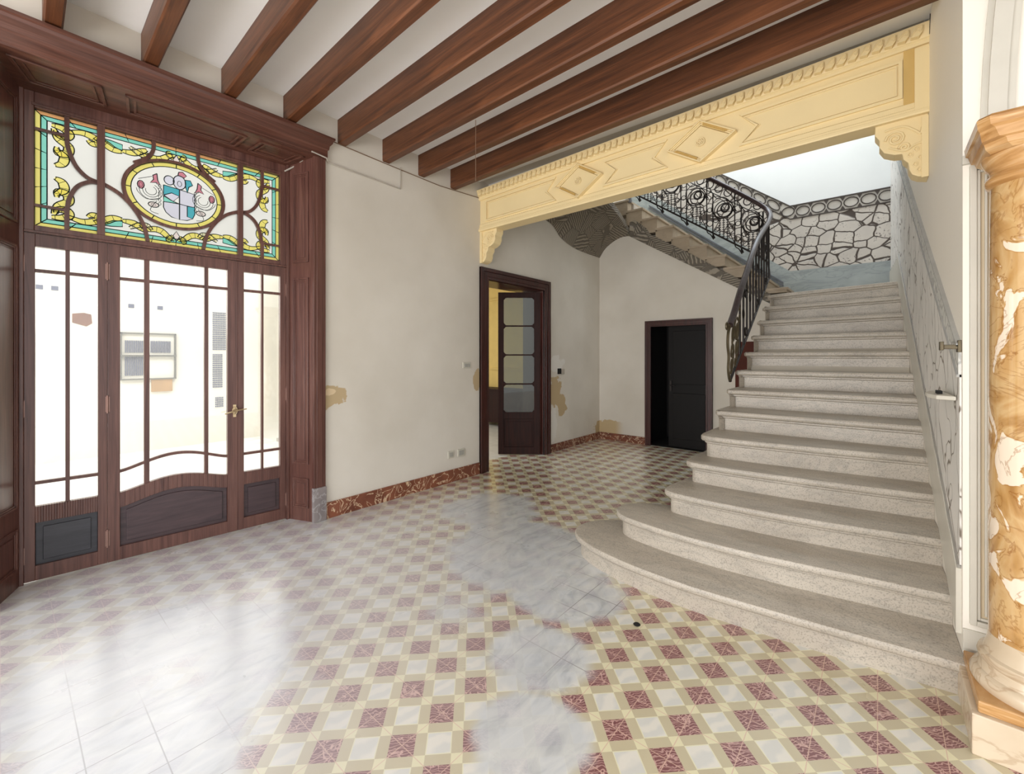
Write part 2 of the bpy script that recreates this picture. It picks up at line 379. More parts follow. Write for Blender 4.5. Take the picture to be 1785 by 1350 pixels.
def thing(name, loc, label, cat, group=None, structure=False):
    o = bpy.data.objects.new(name, None); C.objects.link(o); o.location = loc; o.empty_display_size = .1; OFF[o.name] = Vector(loc)
    if structure: o['kind'] = 'structure'
    if label: o['label'] = label; o['category'] = cat
    if group: o['group'] = group
    return o
def tag(o, label, cat, group=None):
    o['label'] = label; o['category'] = cat
    if group: o['group'] = group
    return o
def ell(cx, cy, rx, ry, n=40, a0=0, a1=2*PI, closed=True):
    m = n if closed else n+1
    return [(cx+rx*math.cos(a0+(a1-a0)*i/n), cy+ry*math.sin(a0+(a1-a0)*i/n)) for i in range(m)]
def spline(pts, k=6):
    out = []; P = [pts[0]]+list(pts)+[pts[-1]]
    for i in range(1, len(P)-2):
        p0, p1, p2, p3 = P[i-1:i+3]
        for j in range(k):
            t = j/k
            out.append(tuple(.5*((2*b)+(-a+c)*t+(2*a-5*b+4*c-d)*t*t+(-a+3*b-3*c+d)*t**3) for a, b, c, d in zip(p0, p1, p2, p3)))
    out.append(tuple(pts[-1])); return out

# ================================================================== ROOM SHELL
XW = -3.9; CEIL = 3.74
def wx(y): return .293-.027*(y-2.8)          # left face of the wall beside the stairs
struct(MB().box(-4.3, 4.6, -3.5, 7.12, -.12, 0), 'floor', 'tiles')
struct(MB().box(-8.5, -3.9-.02, 3.3, 7.3, -.14, -.005), 'floor_side_room', simple('side_room_floor', rgb(200, 196, 188), .35))
struct(MB().box(-4.25, 4.6, -1.2, 3.97, CEIL, CEIL+.25), 'ceiling', 'ceil')
wl = MB()
wl.box(XW-.4, XW, -3.5, -.16, 0, 5.2)
wl.box(XW-.4, XW, -.16, 1.93, 3.36, 5.2)
wl.box(XW-.4, XW, 1.93, 4.05, 0, 7.2)
wl.box(XW-.4, XW, 4.05, 5.42, 2.56, 7.2)
wl.box(XW-.4, XW, 5.42, 8.4, 0, 7.2)
struct(wl, 'wall_left', 'wall')
# back wall under the second flight, its top follows the flight
wb = MB()
wb.prism([(-3.9, 0), (-3.02, 0), (-3.02, 2.1), (-1.94, 2.1), (-1.94, 0), (-1.08, 0), (-1.08, 2.2), (-1.55, 2.5), (-2.92, 3.36), (-3.28, 3.6), (-3.43, 3.63), (-3.61, 3.58), (-3.78, 3.48), (-3.9, 3.34)], 7.1, 7.24, 'y')
struct(wb, 'wall_back', 'wall')
struct(MB().box(-4.3, .4, 8.2, 8.5, 0, 7.2), 'wall_stairwell', 'stairwall')
def ybox(mb, y0, y1, z0, z1, t0=0.0, t1=.3):
    return mb.hexa([(wx(y0)+t0, y0, z0), (wx(y1)+t0, y1, z0), (wx(y1)+t1, y1, z0), (wx(y0)+t1, y0, z0),
                    (wx(y0)+t0, y0, z1), (wx(y1)+t0, y1, z1), (wx(y1)+t1, y1, z1), (wx(y0)+t1, y0, z1)])
wr = MB(); ybox(wr, 2.8, 8.2, 0, CEIL-.002, 0, .4); ybox(wr, 3.98, 8.2, CEIL, 7.2, 0, .4)
struct(wr, 'wall_right', simple('cream_wall_paint', rgb(244, 238, 226), .5, var=.02, scale=1.2))
struct(MB().box(.693, 2.6, 2.82, 3.1, 0, CEIL-.002), 'wall_front', 'wall')
struct(MB().box(XW, .24, 3.99, 4.2, 3.76, 7.2), 'wall_over_beam', 'wall')
struct(MB().box(XW, .12, 4.21, 6.65, 4.62, 4.8), 'ceiling_skylight_baffle', 'ceil')  # unseen slab, added to keep the skylight off the corridor
# corridor slab behind the ochre beam and landing slab at the top of flight two
struct(MB().box(XW, .12, 4.14, 5.0, 3.62, 3.8), 'ceiling_passage', 'ceil')
struct(MB().box(XW, -3.3, 7.245, 8.19, 4.0, 4.2), 'floor_upper_landing', 'step')
# red marble baseboards
struct(MB().box(XW, XW+.022, 1.94, 3.955, 0, .148), 'baseboard_left', 'redmarble', bevel=.004)
struct(MB().box(XW, XW+.022, 5.51, 7.1, 0, .125), 'baseboard_passage', 'redmarble', bevel=.004)
struct(MB().box(XW+.022, -3.02, 7.078, 7.1, 0, .125), 'baseboard_back', 'redmarble', bevel=.004)
# pilaster face with nested frames behind the column
def frame_strip(mb, x0, x1, z0, z1, w, y0, y1):
    mb.box(x0, x0+w, y0, y1, z0, z1); mb.box(x1-w, x1, y0, y1, z0, z1)
    mb.box(x0+w, x1-w, y0, y1, z1-w, z1); mb.box(x0+w, x1-w, y0, y1, z0, z0+w)
pm = MB(); frame_strip(pm, .313, .93, .31, 2.35, .022, 2.775, 2.8); frame_strip(pm, .335, .91, .335, 2.325, .012, 2.785, 2.8)
frame_strip(pm, .359, .886, .36, 2.3, .008, 2.78, 2.8)
pm.box(.293, 1.1, 2.79, 2.8, .18, .28)
pm.box(.29, 1.1, 2.782, 2.8, 2.36, 2.4)
struct(pm, 'trim_1', 'whitepaint', bevel=.003)
struct(MB().box(.345, .9, 2.797, 2.8, .345, 2.315), 'trim_2', 'creampaint')
ab = MB()
for (ra, rb, y0) in ((2.1, 2.155, 2.765), (2.075, 2.1, 2.78), (2.155, 2.175, 2.785)):
    pa = [(2.52-rb*math.cos(a), 2.42+rb*1.9*math.sin(a)) for a in [i*.62/14 for i in range(15)]]
    pb = [(2.52-ra*math.cos(a), 2.42+ra*1.9*math.sin(a)) for a in [i*.62/14 for i in range(15)]]
    for i in range(14): ab.prism([pa[i], pa[i+1], pb[i+1], pb[i]], y0, 2.8, 'y')
struct(ab, 'trim_3', 'whitepaint')

# ================================================================== CEILING BEAMS
beam_lab = ['leftmost of the eight dark wooden ceiling beams, only its short end showing',
            'dark wooden ceiling beam, second counted from the left, over the stained glass transom',
            'dark wooden ceiling beam, third counted from the left, ending over the cornice of the window',
            'dark wooden ceiling beam, fourth from the left, ending just left of the cornice tip',
            'dark wooden ceiling beam, fifth from the left, first one ending over the bare white wall',
            'dark wooden ceiling beam, sixth from the left, ending near the small hanging cable',
            'dark wooden ceiling beam, second nearest to the ochre plaster beam',
            'dark wooden ceiling beam nearest to the ochre plaster beam']
bp = None
for i in range(8):
    y = (.165, .63, 1.11, 1.57, 2.06, 2.545, 3.0, 3.475)[i]
    ln = 7.7 if i < 6 else 4.17
    if bp is None or i == 6:
        m = MB(); w_, h = .088, .225
        m.prism([(0, h), (0, .012), (.01, 0), (w_-.01, 0), (w_, .012), (w_, h)], 0, ln, 'x')
        for yy in (.0, w_): pass
        bp = m.build('ceiling_beam', 'beam', origin=False); o = bp
    else:
        o = bp.copy(); C.objects.link(o)
    o.location = (XW, y, CEIL-.225); o.rotation_euler = (0, 0, -.031 if i == 7 else -.021)
    tag(o, beam_lab[i], 'beam', 'parallel wooden ceiling beams')
tagn = None

# ================================================================== OCHRE PLASTER BEAM
HB = thing('plaster_beam', (-1.8, 4.1, 3.1), 'long ochre moulded plaster beam with two diamonds spanning the stair opening', 'beam')
XR = wx(3.96)
def top(x): return 3.615+.02*(x+3.9)
m = MB(); m.prism([(XW, 3.10), (XR, 3.125), (XR, top(XR)), (XW, top(XW))], 3.985, 4.13, 'y'); m.build('beam_core', 'yellowplaster', HB)
def xprof(name, prof, mat='yellowplaster', parent=HB, x0=XW, x1=None, sl=.02):
    """prof: (y, z) outline swept along x, sloping slightly"""
    x1 = XR if x1 is None else x1; mb = MB(); n = len(prof)
    vs = [(x0, y, z+sl*(x0+3.9)) for y, z in prof]+[(x1, y, z+sl*(x1+3.9)) for y, z in prof]
    mb.add(vs, [tuple(range(n)), tuple(range(2*n-1, n-1, -1))]+[(i, (i+1) % n, n+(i+1) % n, n+i) for i in range(n)])
    return mb.build(name, mat, parent)
xprof('cornice', [(3.985, 3.5), (3.965, 3.5), (3.955, 3.512), (3.955, 3.525), (3.945, 3.53), (3.92, 3.6), (3.915, 3.615), (3.985, 3.615)])
m = MB()   # carved leaf moulding on the cornice
nl = 62
for i in range(nl):
    x = XW+.03+(XR-XW-.06)*(i+.5)/nl; dx = (XR-XW)/nl*.5; z = 3.535+.02*(x+3.9)
    pts = [(x-dx*.9, z+.0), (x-dx*.2, z+.035), (x+dx*.5, z+.068), (x+dx*.95, z+.06), (x+dx*.8, z+.02), (x+dx*.3, z-.004)]
    m.prism(pts, 3.905, 3.95, 'y')
    m.tube([(p[0], 3.902, p[1]) for p in spline([(x-dx*.8, z+.01), (x, z+.05), (x+dx*.7, z+.055), (x+dx*.5, z+.025), (x+dx*.1, z+.03)], 3)], .0045, 5)
m.build('leaf_moulding', 'yellowplaster', HB, kind='stuff')
xprof('lower_moulding', [(3.985, 3.10), (3.955, 3.10), (3.95, 3.11), (3.95, 3.128), (3.962, 3.134), (3.962, 3.15), (3.972, 3.156), (3.972, 3.19), (3.985, 3.2)], sl=.005)
def pframe(mb, x0, x1, z0, z1, w, y0, y1, cut=None):
    """panel frame with optional pointed ends"""
    def ring(i):
        L = [(x0+i, z0+i), (x1-i, z0+i), (x1-i, z1-i), (x0+i, z1-i)]
        if cut == 'r': zc = (z0+z1)/2; L = [(x0+i, z0+i), (x1-i, z0+i), (x1-.12-i, zc), (x1-i, z1-i), (x0+i, z1-i)]
        if cut == 'l': zc = (z0+z1)/2; L = [(x0+i, z0+i), (x1-i, z0+i), (x1-i, z1-i), (x0+i, z1-i), (x0+.12+i, zc)]
        if cut == 'lr': zc = (z0+z1)/2; L = [(x0+i, z0+i), (x1-i, z0+i), (x1-.12-i, zc), (x1-i, z1-i), (x0+i, z1-i), (x0+.12+i, zc)]
        return [(a, b+.012*(a+3.9)) for a, b in L]
    A, B = ring(0), ring(w); n = len(A)
    for k in range(n):
        a, b, c, d = A[k], A[(k+1) % n], B[(k+1) % n], B[k]
        mb.prism([a, b, c, d], y0, y1, 'y')
for (x0, x1, cut) in ((-3.8, -2.72, 'r'), (-2.14, -1.48, 'lr'), (-.88, .13, 'l')):
    m = MB(); pframe(m, x0, x1, 3.215, 3.478, .02, 3.968, 3.985, cut); pframe(m, x0+.028, x1-.028, 3.243, 3.45, .009, 3.976, 3.985, cut)
    m.build('panel_frame', 'yellowplaster', HB, bevel=.003)
for cx in (-2.43, -1.185):
    zc = 3.348+.012*(cx+3.9); m = MB()
    hw, hh = .29, .185
    def dia(s, cx=cx, zc=zc): return [(cx-hw*s, zc), (cx, zc-hh*s), (cx+hw*s, zc), (cx, zc+hh*s)]
    m.prism(dia(.78), 3.965, 3.985, 'y')
    for a, b, y0 in ((1.0, .93, 3.93), (.93, .87, 3.945), (.87, .8, 3.955)):
        A, B = dia(a), dia(b)
        for k in range(4): m.prism([A[k], A[(k+1) % 4], B[(k+1) % 4], B[k]], y0, 3.985, 'y')
    d = m.build('diamond_ornament', 'yellowplaster', HB, bevel=.003)
    m = MB()
    for k in range(2):                       # flutes on two flanks, their darker ochre paints in the moulding shade
        for q in range(3):
            t = .82+.055*q; sgn = 1 if k else -1
            a = Vector((cx+sgn*hw*t, 0, zc)); b = Vector((cx, 0, zc+sgn*hh*t)); e = a+(b-a)*.15; g = a+(b-a)*.9
            m.tube([(e.x, 3.943, e.z), (g.x, 3.943, g.z)], .006, 4)
    m.build('fluting_shade', 'ochre_shade', d)
    m = MB(); m.tube([(p[0], 3.953, p[1]) for p in ell(cx, zc, .034, .034, 20)], .006, 6, True)
    for k in range(5):
        a = k*2*PI/5; m.tube([(p[0], 3.952, p[1]) for p in ell(cx+.015*math.cos(a), zc+.015*math.sin(a), .009, .009, 8)], .005, 5, True)
    m.build('rosette', 'yellowplaster', d)
m = MB().prism([(.19, 3.14), (XR, 3.14), (XR, 3.56), (.19, 3.56)], 3.957, 3.985, 'y'); m.build('end_block', 'yellowplaster', HB)
m = MB().box(.135, .19, 3.975, 3.985, 3.2, 3.58); m.build('end_recess_shade', 'ochre_shade', HB)  # dark strip painting the shade of the recess
def bracket(x0, sg, x1):
    """scrolled console under the beam: x0 at the wall, sg = direction into the opening"""
    P = lambda a, z: (x0+sg*a, z if z < 3.1 else 3.17)
    out = [P(0, 3.105), P(.27, 3.105), P(.275, 3.06), P(.25, 3.02), P(.25, 2.97), P(.225, 2.925), P(.17, 2.895), P(.13, 2.89), P(.125, 2.85), P(.10, 2.82), P(.095, 2.77), P(.08, 2.735), P(.05, 2.715), P(0, 2.7)]
    m = MB().prism(out, 3.99, 4.12, 'y'); b = m.build('bracket', 'yellowplaster', HB, bevel=.006)
    m = MB()
    for (a, z, r) in ((.165, 3.0, .055), (.12, 2.93, .03)):
        sp = [(x0+sg*(a+r*(1-t/22)*math.cos(t*.6)), 3.985, z+r*(1-t/22)*math.sin(t*.6)) for t in range(21)]
        m.tube(sp, .008, 6)
    m.tube([(x0+sg*a, 3.985, z) for a, z in spline([(.22, 3.07), (.13, 3.075), (.07, 3.03), (.04, 3.0), (.03, 3.04)], 4)], .008, 6)
    m.tube([(x0+sg*a, 3.985, z) for a, z in spline([(.2, 2.95), (.12, 2.905), (.07, 2.93), (.03, 2.94)], 4)], .007, 6)
    for (a, z) in ((.09, 2.87), (.04, 2.84), (.065, 2.8), (.045, 2.76), (.06, 2.9)):
        m.tube([(x0+sg*(a+.012*math.cos(t)), 3.987, z+.014*math.sin(t)) for t in [q*PI/4 for q in range(8)]], .005, 5, True)
    m.build('scroll', 'yellowplaster', b, smooth=True)
    m = MB(); m.box(min(x0, x0+sg*.035), max(x0, x0+sg*.035), 3.975, 3.99, 2.7, 3.105); m.build('bracket_strip', 'yellowplaster', HB)
bracket(XR-.002, -1, 0); bracket(XW, 1, 0)

# ================================================================== WINDOW WALL (glazed door with transom)
W0 = Vector((-4.297, .089, 0)); D = Vector((.07220369, .99738991, 0)); NR = Vector((.99738991, -.07220369, 0))
def W(s, d, z): p = W0+D*s+NR*d; return (p.x, p.y, z)       # s along the window, d towards the room
D1 = thing('door_1', (-4.1, .9, 0), None, None, structure=True)
LEN = 1.634
# outer frame of the window wall
m = MB(W)
m.box(-.01, .012, -.05, .03, 0, 3.27); m.box(LEN-.016, LEN+.01, -.05, .03, 0, 3.27)
m.box(.012, LEN-.016, -.05, .03, 2.322, 2.338)
m.build('door_frame', 'mahog', D1, bevel=.003)
def leaf(s0, s1, arch=False, gl=None, mv=(), panel='darkpanel'):
    """one glazed leaf; gl = (glass s0, glass s1), mv = muntins"""
    g0, g1 = gl; bz = .5; tz = 2.235
    bump = (lambda s: max(0, math.sin(PI*(s-g0)/(g1-g0)))**1.3) if arch else (lambda s: 0)
    m = MB(W); d0, d1 = -.03, .015
    m.box(s0, g0, d0, d1, .008, 2.32); m.box(g1, s1, d0, d1, .008, 2.32)
    m.box(g0, g1, d0, d1, tz, 2.32); m.box(g0, g1, d0, d1, .008, .105)
    K = 24
    for i in range(K):
        a = g0+(g1-g0)*i/K; b = g0+(g1-g0)*(i+1)/K
        def q(za, zb, dd0, dd1, wa, wb):
            m.hexa([(a, dd0, za+wa*bump(a)), (b, dd0, za+wa*bump(b)), (b, dd1, za+wa*bump(b)), (a, dd1, za+wa*bump(a)),
                    (a, dd0, zb+wb*bump(a)), (b, dd0, zb+wb*bump(b)), (b, dd1, zb+wb*bump(b)), (a, dd1, zb+wb*bump(a))])
        q(.392, bz, d0, d1, .072, .068)
        if not arch and i: continue
    lf = m.build('door_leaf', 'mahog', D1, bevel=.002)
    # muntins
    m = MB(W)
    for (a, b) in mv: m.box(a, b, -.022, .008, bz+(.03 if arch else 0), tz)
    m.box(g0, g1, -.02, .007, 2.064, 2.086)
    for i in range(K):
        a = g0+(g1-g0)*i/K; b = g0+(g1-g0)*(i+1)/K; z0, z1, k = .645, .667, .082
        m.hexa([(a, -.02, z0+k*bump(a)), (b, -.02, z0+k*bump(b)), (b, .007, z0+k*bump(b)), (a, .007, z0+k*bump(a)),
                (a, -.02, z1+k*bump(a)), (b, -.02, z1+k*bump(b)), (b, .007, z1+k*bump(b)), (a, .007, z1+k*bump(a))])
    m.build('glazing_bars', 'mahog', lf)
    m = MB(W).box(g0+.001, g1-.001, -.012, -.008, bz-.002, tz+.003); m.build('pane', 'glass', lf)
    # sunk panel with raised field
    m = MB(W); p0, p1 = g0, g1
    pts = [(p0, .1), (p1, .1)]+[(p1-(p1-p0)*i/16, .392+.072*bump(p1-(p1-p0)*i/16)+.001) for i in range(17)]
    m.prism([(a, b) for a, b in pts], 0, 0, 'z') if False else None
    def sheet(pts, da, db):
        n = len(pts); vs = [(a, da, z) for a, z in pts]+[(a, db, z) for a, z in pts]
        m.add(vs, [tuple(range(n)), tuple(range(2*n-1, n-1, -1))]+[(i, (i+1) % n, n+(i+1) % n, n+i) for i in range(n)])
    sheet(pts, -.022, -.008)
    i2 = .035; pts2 = [(p0+i2, .1+i2), (p1-i2, .1+i2)]+[(p1-i2-(p1-p0-2*i2)*i/16, .392-i2+.072*bump(p1-i2-(p1-p0-2*i2)*i/16)) for i in range(17)]
    sheet(pts2, -.008, .004)
    m.build('door_panel', panel, lf, bevel=.003)
    return lf
l1 = leaf(.012, .4135, gl=(.062, .364), mv=((.202, .224),), panel='greypanel')
l2 = leaf(.4145, 1.2325, True, (.482, 1.157), ((.617, .649), (.996, 1.023)))
l3 = leaf(1.2335, 1.617, gl=(1.278, 1.568), mv=((1.415, 1.433),))
def hinge(s, z, lf, h=.13):
    m = MB(W); m.tube([(s, .02, z), (s, .02, z+h)], .006, 8); m.box(s-.012, s+.012, .014, .019, z+.01, z+h-.01); m.build('hinge', 'steel', lf)
for z in (.12, 1.09, 2.05): hinge(.004, z, l1); hinge(.414, z, l2); hinge(1.622, z, l3)
m = MB(W); m.box(1.196, 1.218, .015, .022, .985, 1.09); m.tube([(1.207, .02, 1.04), (1.207, .05, 1.04), (1.19, .055, 1.035), (1.13, .055, 1.02)], [.009, .008, .008, .006], 8)
m.tube([(1.207, .05, 1.04), (1.24, .052, 1.045), (1.29, .05, 1.05)], [.008, .006, .005], 8); m.tube([W_ for W_ in [(1.207+.016*math.cos(a), .03, 1.04+.03*math.sin(a)) for a in [k*PI/6 for k in range(12)]]], .005, 6, True)
m.build('door_handle', 'brass', l2, smooth=True)

# transom with stained glass
T = thing('window_1', (-4.1, .9, 2.34), None, None, structure=True)
m = MB(W)
G0, G1, B0, B1 = .058, 1.566, 2.375, 3.158
m.box(.012, G0, -.04, .02, 2.338, 3.262); m.box(G1, LEN-.016, -.04, .02, 2.338, 3.262)
m.box(G0, G1, -.04, .02, 2.338, B0); m.box(G0, G1, -.04, .02, B1, 3.262)
m.box(G0-.012, G1+.012, .02, .028, B1+.012, B1+.03)
m.build('window_frame', 'mahog', T, bevel=.003)
m = MB(W)
m.box(.36, .401, -.03, .02, B0, B1); m.box(1.233, 1.272, -.03, .02, B0, B1)
for (a, b) in ((.197, .222), (1.412, 1.436)):
    m.box(a, b, -.025, .01, B0, 2.53); m.box(a, b, -.025, .01, 3.0, B1)
for z in (2.503, 3.015): m.box(G0, .197, -.02, .008, z, z+.018); m.box(1.436, G1, -.02, .008, z, z+.018)
MC = (.815, 2.777)
def bar(path, hw=.012):
    p = spline(path, 8)
    for i in range(len(p)-1):
        a = Vector(p[i]); b = Vector(p[i+1]); t = (b-a).normalized(); q = Vector((-t.y, t.x))*hw
        c = [a-q, b-q, b+q, a+q]
        m.hexa([(c[0].x, -.024, c[0].y), (c[1].x, -.024, c[1].y), (c[2].x, -.024, c[2].y), (c[3].x, -.024, c[3].y)] +
               [(c[0].x, .006, c[0].y), (c[1].x, .006, c[1].y), (c[2].x, .006, c[2].y), (c[3].x, .006, c[3].y)])
for mir in (0, 1):
    f = (lambda p: [(1.63-a, z) for a, z in p]) if mir else (lambda p: p)
    bar(f([(.21, 3.02), (.215, 2.95), (.25, 2.84), (.31, 2.77), (.38, 2.75)])); bar(f([(.21, 2.51), (.222, 2.6), (.26, 2.69), (.32, 2.74), (.38, 2.75)]))
    bar(f([(.39, 2.75), (.48, 2.70), (.56, 2.61), (.615, 2.5), (.64, 2.38)])); bar(f([(.675, 3.16), (.67, 3.08), (.63, 3.01), (.56, 2.955)]))
E1 = ell(*MC, .327, .268, 48)
for i in range(48):
    a = E1[i]; b = E1[(i+1) % 48]; c = lambda p, k: (MC[0]+(p[0]-MC[0])*k, MC[1]+(p[1]-MC[1])*k)
    ia, ib = c(a, .93), c(b, .93)
    m.hexa([(a[0], -.025, a[1]), (b[0], -.025, b[1]), (ib[0], -.025, ib[1]), (ia[0], -.025, ia[1]), (a[0], .008, a[1]), (b[0], .008, b[1]), (ib[0], .008, ib[1]), (ia[0], .008, ia[1])])
m.build('window_bars', 'mahog', T)
m = MB(W).box(G0-.002, G1+.002, -.02, -.016, B0-.002, B1+.002); m.build('frosted_pane', 'frost', T)
LEAD = MB(W)
def lead(pts, r=.0034, closed=False, d=-.0125): LEAD.tube([(a, d, z) for a, z in pts], r, 4, closed)
GL = {}
def piece(pts, mat, outline=True, d=-.0145):
    g = GL.setdefault(mat, MB(W)); n = len(pts); g.add([(a, d, z) for a, z in pts], [tuple(range(n))])
    if outline: lead(list(pts)+[pts[0]])
e = .036; e2 = .064
O_ = [(G0, B0), (G1, B0), (G1, B1), (G0, B1)]
def inner(k): return [(G0+k, B0+k), (G1-k, B0+k), (G1-k, B1-k), (G0+k, B1-k)]
for k in range(4):
    A, Bq, Cq = inner(0), inner(e*.8), inner(e2*.9)
    i, j = k, (k+1) % 4
    N_ = 10 if k in (0, 2) else 6
    for q in range(N_):
        L = lambda P, t: (P[i][0]+(P[j][0]-P[i][0])*t, P[i][1]+(P[j][1]-P[i][1])*t)
        t0, t1 = q/N_, (q+1)/N_
        piece([L(A, t0), L(A, t1), L(Bq, t1), L(Bq, t0)], 'g_orange' if (k == 2 and q >= 3) else 'g_yellow')
        piece([L(Bq, t0), L(Bq, t1), L(Cq, t1), L(Cq, t0)], 'g_teal')
def ribbon(path, wd, mat, k=5):
    p = spline(path, k); Ls = []; Rs = []
    n = len(p)
    for i in range(n):
        a = Vector(p[max(0, i-1)]); b = Vector(p[min(n-1, i+1)]); t = (b-a).normalized(); h = 1.45*wd*(.35+.65*math.sin(PI*min(1, (i+1)/(n))))/2
        q = Vector((-t.y, t.x))*h; c = Vector(p[i]); Ls.append(tuple(c+q)); Rs.append(tuple(c-q))
    g = GL.setdefault(mat, MB(W))
    vs = [(a, -.0145, z) for a, z in Ls]+[(a, -.0145, z) for a, z in Rs]
    g.add(vs, [(i, i+1, n+i+1, n+i) for i in range(n-1)]); lead(Ls); lead(Rs)
    for i in range(2, n-1, 4): lead([Ls[i], Rs[i]], .0016)
def orn(fx, fz, ox, oz):
    T_ = lambda L: [(ox+fx*a, oz+fz*b) for a, b in L]
    ribbon(T_([(.0, .0), (.05, .005), (.085, .03), (.07, .06), (.03, .055), (.02, .03)]), .034, 'g_yellow')
    ribbon(T_([(.08, .02), (.15, .0), (.21, .015), (.23, .045), (.2, .06), (.175, .04)]), .032, 'g_yellow')
    ribbon(T_([(.21, .005), (.26, .03), (.31, .06), (.36, .065)]), .034, 'g_yellow')
    piece(T_([(.25, .0), (.3, .0), (.36, .01), (.36, .05), (.31, .045), (.27, .02)]), 'g_teal')
    ribbon(T_([(.36, .055), (.42, .05), (.47, .02), (.5, .0)]), .03, 'g_yellow')
    ribbon(T_([(.4, .01), (.45, .04), (.5, .05), (.53, .02)]), .024, 'g_pale')
    ribbon(T_([(.01, .02), (.03, .08), (.08, .12), (.075, .17), (.03, .18), (.025, .14)]), .036, 'g_yellow')
    ribbon(T_([(.02, .16), (.06, .2), (.05, .25), (.015, .27)]), .034, 'g_yellow')
for fx, fz in ((1, 1), (1, -1), (-1, 1), (-1, -1)):
    orn(fx, fz, G0+.078 if fx > 0 else G1-.078, B0+.078 if fz > 0 else B1-.078)
for fz, zz in ((1, 2.395+.03), (-1, 3.12-.03)):
    for fx in (1, -1):
        T_ = lambda L: [(MC[0]+fx*a, zz+fz*b) for a, b in L]
        ribbon(T_([(.01, .0), (.05, .015), (.09, .05), (.13, .06), (.18, .05), (.22, .075)]), .03, 'g_yellow')
        ribbon(T_([(.02, .03), (.05, -.005), (.035, -.02)]), .022, 'g_yellow')
    piece([(MC[0], zz+fz*-.01), (MC[0]+.022, zz+fz*.03), (MC[0], zz+fz*.07), (MC[0]-.022, zz+fz*.03)], 'g_blush')
Ea, Eb = ell(*MC, .304, .249, 48), ell(*MC, .272, .217, 48)
for i in range(48):
    j = (i+1) % 48; piece([Ea[i], Ea[j], Eb[j], Eb[i]], 'g_yellow', False)
    if i % 4 == 0: lead([Ea[i], Eb[i]])
lead(Ea, closed=True); lead(Eb, closed=True)
cx, cz = MC[0]+.02, MC[1]-.02
SH = [(cx-.1, cz+.06), (cx, cz+.06), (cx, cz-.05), (cx-.1, cz-.05)]
piece([(cx-.1, cz+.085), (cx, cz+.075), (cx, cz+.02), (cx-.05, cz+.035), (cx-.1, cz+.005)], 'g_blue')
piece([(cx-.1, cz+.005), (cx-.05, cz+.035), (cx, cz+.02), (cx-.04, cz-.03)], 'g_lav'); piece([(cx-.1, cz+.0), (cx-.04, cz-.03), (cx, cz-.04), (cx-.1, cz-.045)], 'g_teal')
piece([(cx, cz+.075), (cx+.1, cz+.06), (cx+.1, cz-.045), (cx, cz-.04)], 'g_lav')
piece([(cx-.1, cz-.045), (cx, cz-.04), (cx, cz-.165), (cx-.05, cz-.155), (cx-.085, cz-.125), (cx-.1, cz-.09)], 'g_lav')
piece([(cx+.05, cz-.045), (cx+.1, cz-.045), (cx+.1, cz-.1), (cx+.085, cz-.14), (cx+.05, cz-.13)], 'g_blue')
piece([(cx, cz-.04), (cx+.05, cz-.045), (cx+.05, cz-.13), (cx+.085, cz-.14), (cx+.05, cz-.16), (cx, cz-.165)], 'g_lav')
lead([(cx, cz+.075), (cx, cz-.165)], .004)
piece(ell(cx-.0, cz+.13, .04, .055, 16), 'g_lav'); piece(ell(cx-.065, cz+.13, .032, .035, 14), 'g_lav')
piece([(cx-.01, cz+.185), (cx+.03, cz+.175), (cx+.045, cz+.195), (cx+.02, cz+.22), (cx-.005, cz+.212)], 'g_pink')
piece([(cx+.035, cz+.16), (cx+.07, cz+.165), (cx+.085, cz+.13), (cx+.06, cz+.11), (cx+.05, cz+.06), (cx+.04, cz+.1)], 'g_blue')
lead(ell(cx+.0, cz+.12, .014, .022, 10), .002, True)
for sgn in (-1, 1):
    X = lambda a: cx-.01+sgn*a
    for r, q in ((.07, 1), (.05, 1), (.033, 1)): lead([(X(.165)+r*math.cos(t)*sgn, cz+.02+r*math.sin(t)) for t in [2.0+k*.35 for k in range(14)]], .002)
    piece([(X(.13), cz+.16), (X(.155), cz+.14), (X(.15), cz+.11), (X(.17), cz+.08), (X(.135), cz+.09), (X(.11), cz+.075), (X(.125), cz+.11)], 'g_pink')
    piece(ell(X(.225), cz+.05, .02, .03, 10), 'g_pink'); lead(ell(X(.225), cz+.05, .01, .018, 8), .0015, True)
    piece(ell(X(.15), cz-.085, .032, .02, 12), 'g_orange' if False else 'g_blush'); lead(ell(X(.15), cz-.085, .015, .01, 8), .0015, True)
    for k in range(6):
        z_ = cz+.07-k*.028; lead(ell(X(.113), z_, .008, .011, 8), .0018, True)
    lead(spline([(X(.12), cz-.03), (X(.19), cz-.05), (X(.24), cz-.01), (X(.25), cz+.02)], 4), .002); lead(spline([(X(.13), cz-.05), (X(.17), cz-.13), (X(.12), cz-.15)], 4), .002)
    lead(spline([(X(.16), cz+.13), (X(.2), cz+.11), (X(.24), cz+.09)], 4), .002)
names = {'g_yellow': 'yellow glass pieces', 'g_teal': 'teal glass pieces', 'g_orange': 'orange glass pieces', 'g_blue': 'blue glass pieces of the coat of arms', 'g_pink': 'rose glass pieces of the coat of arms'}
for k, g in GL.items():
    o = g.build('stained_glass', k, T, fix=False)
    if k in names: o['label'] = names[k]
LEAD.build('lead_cames', 'lead', T)

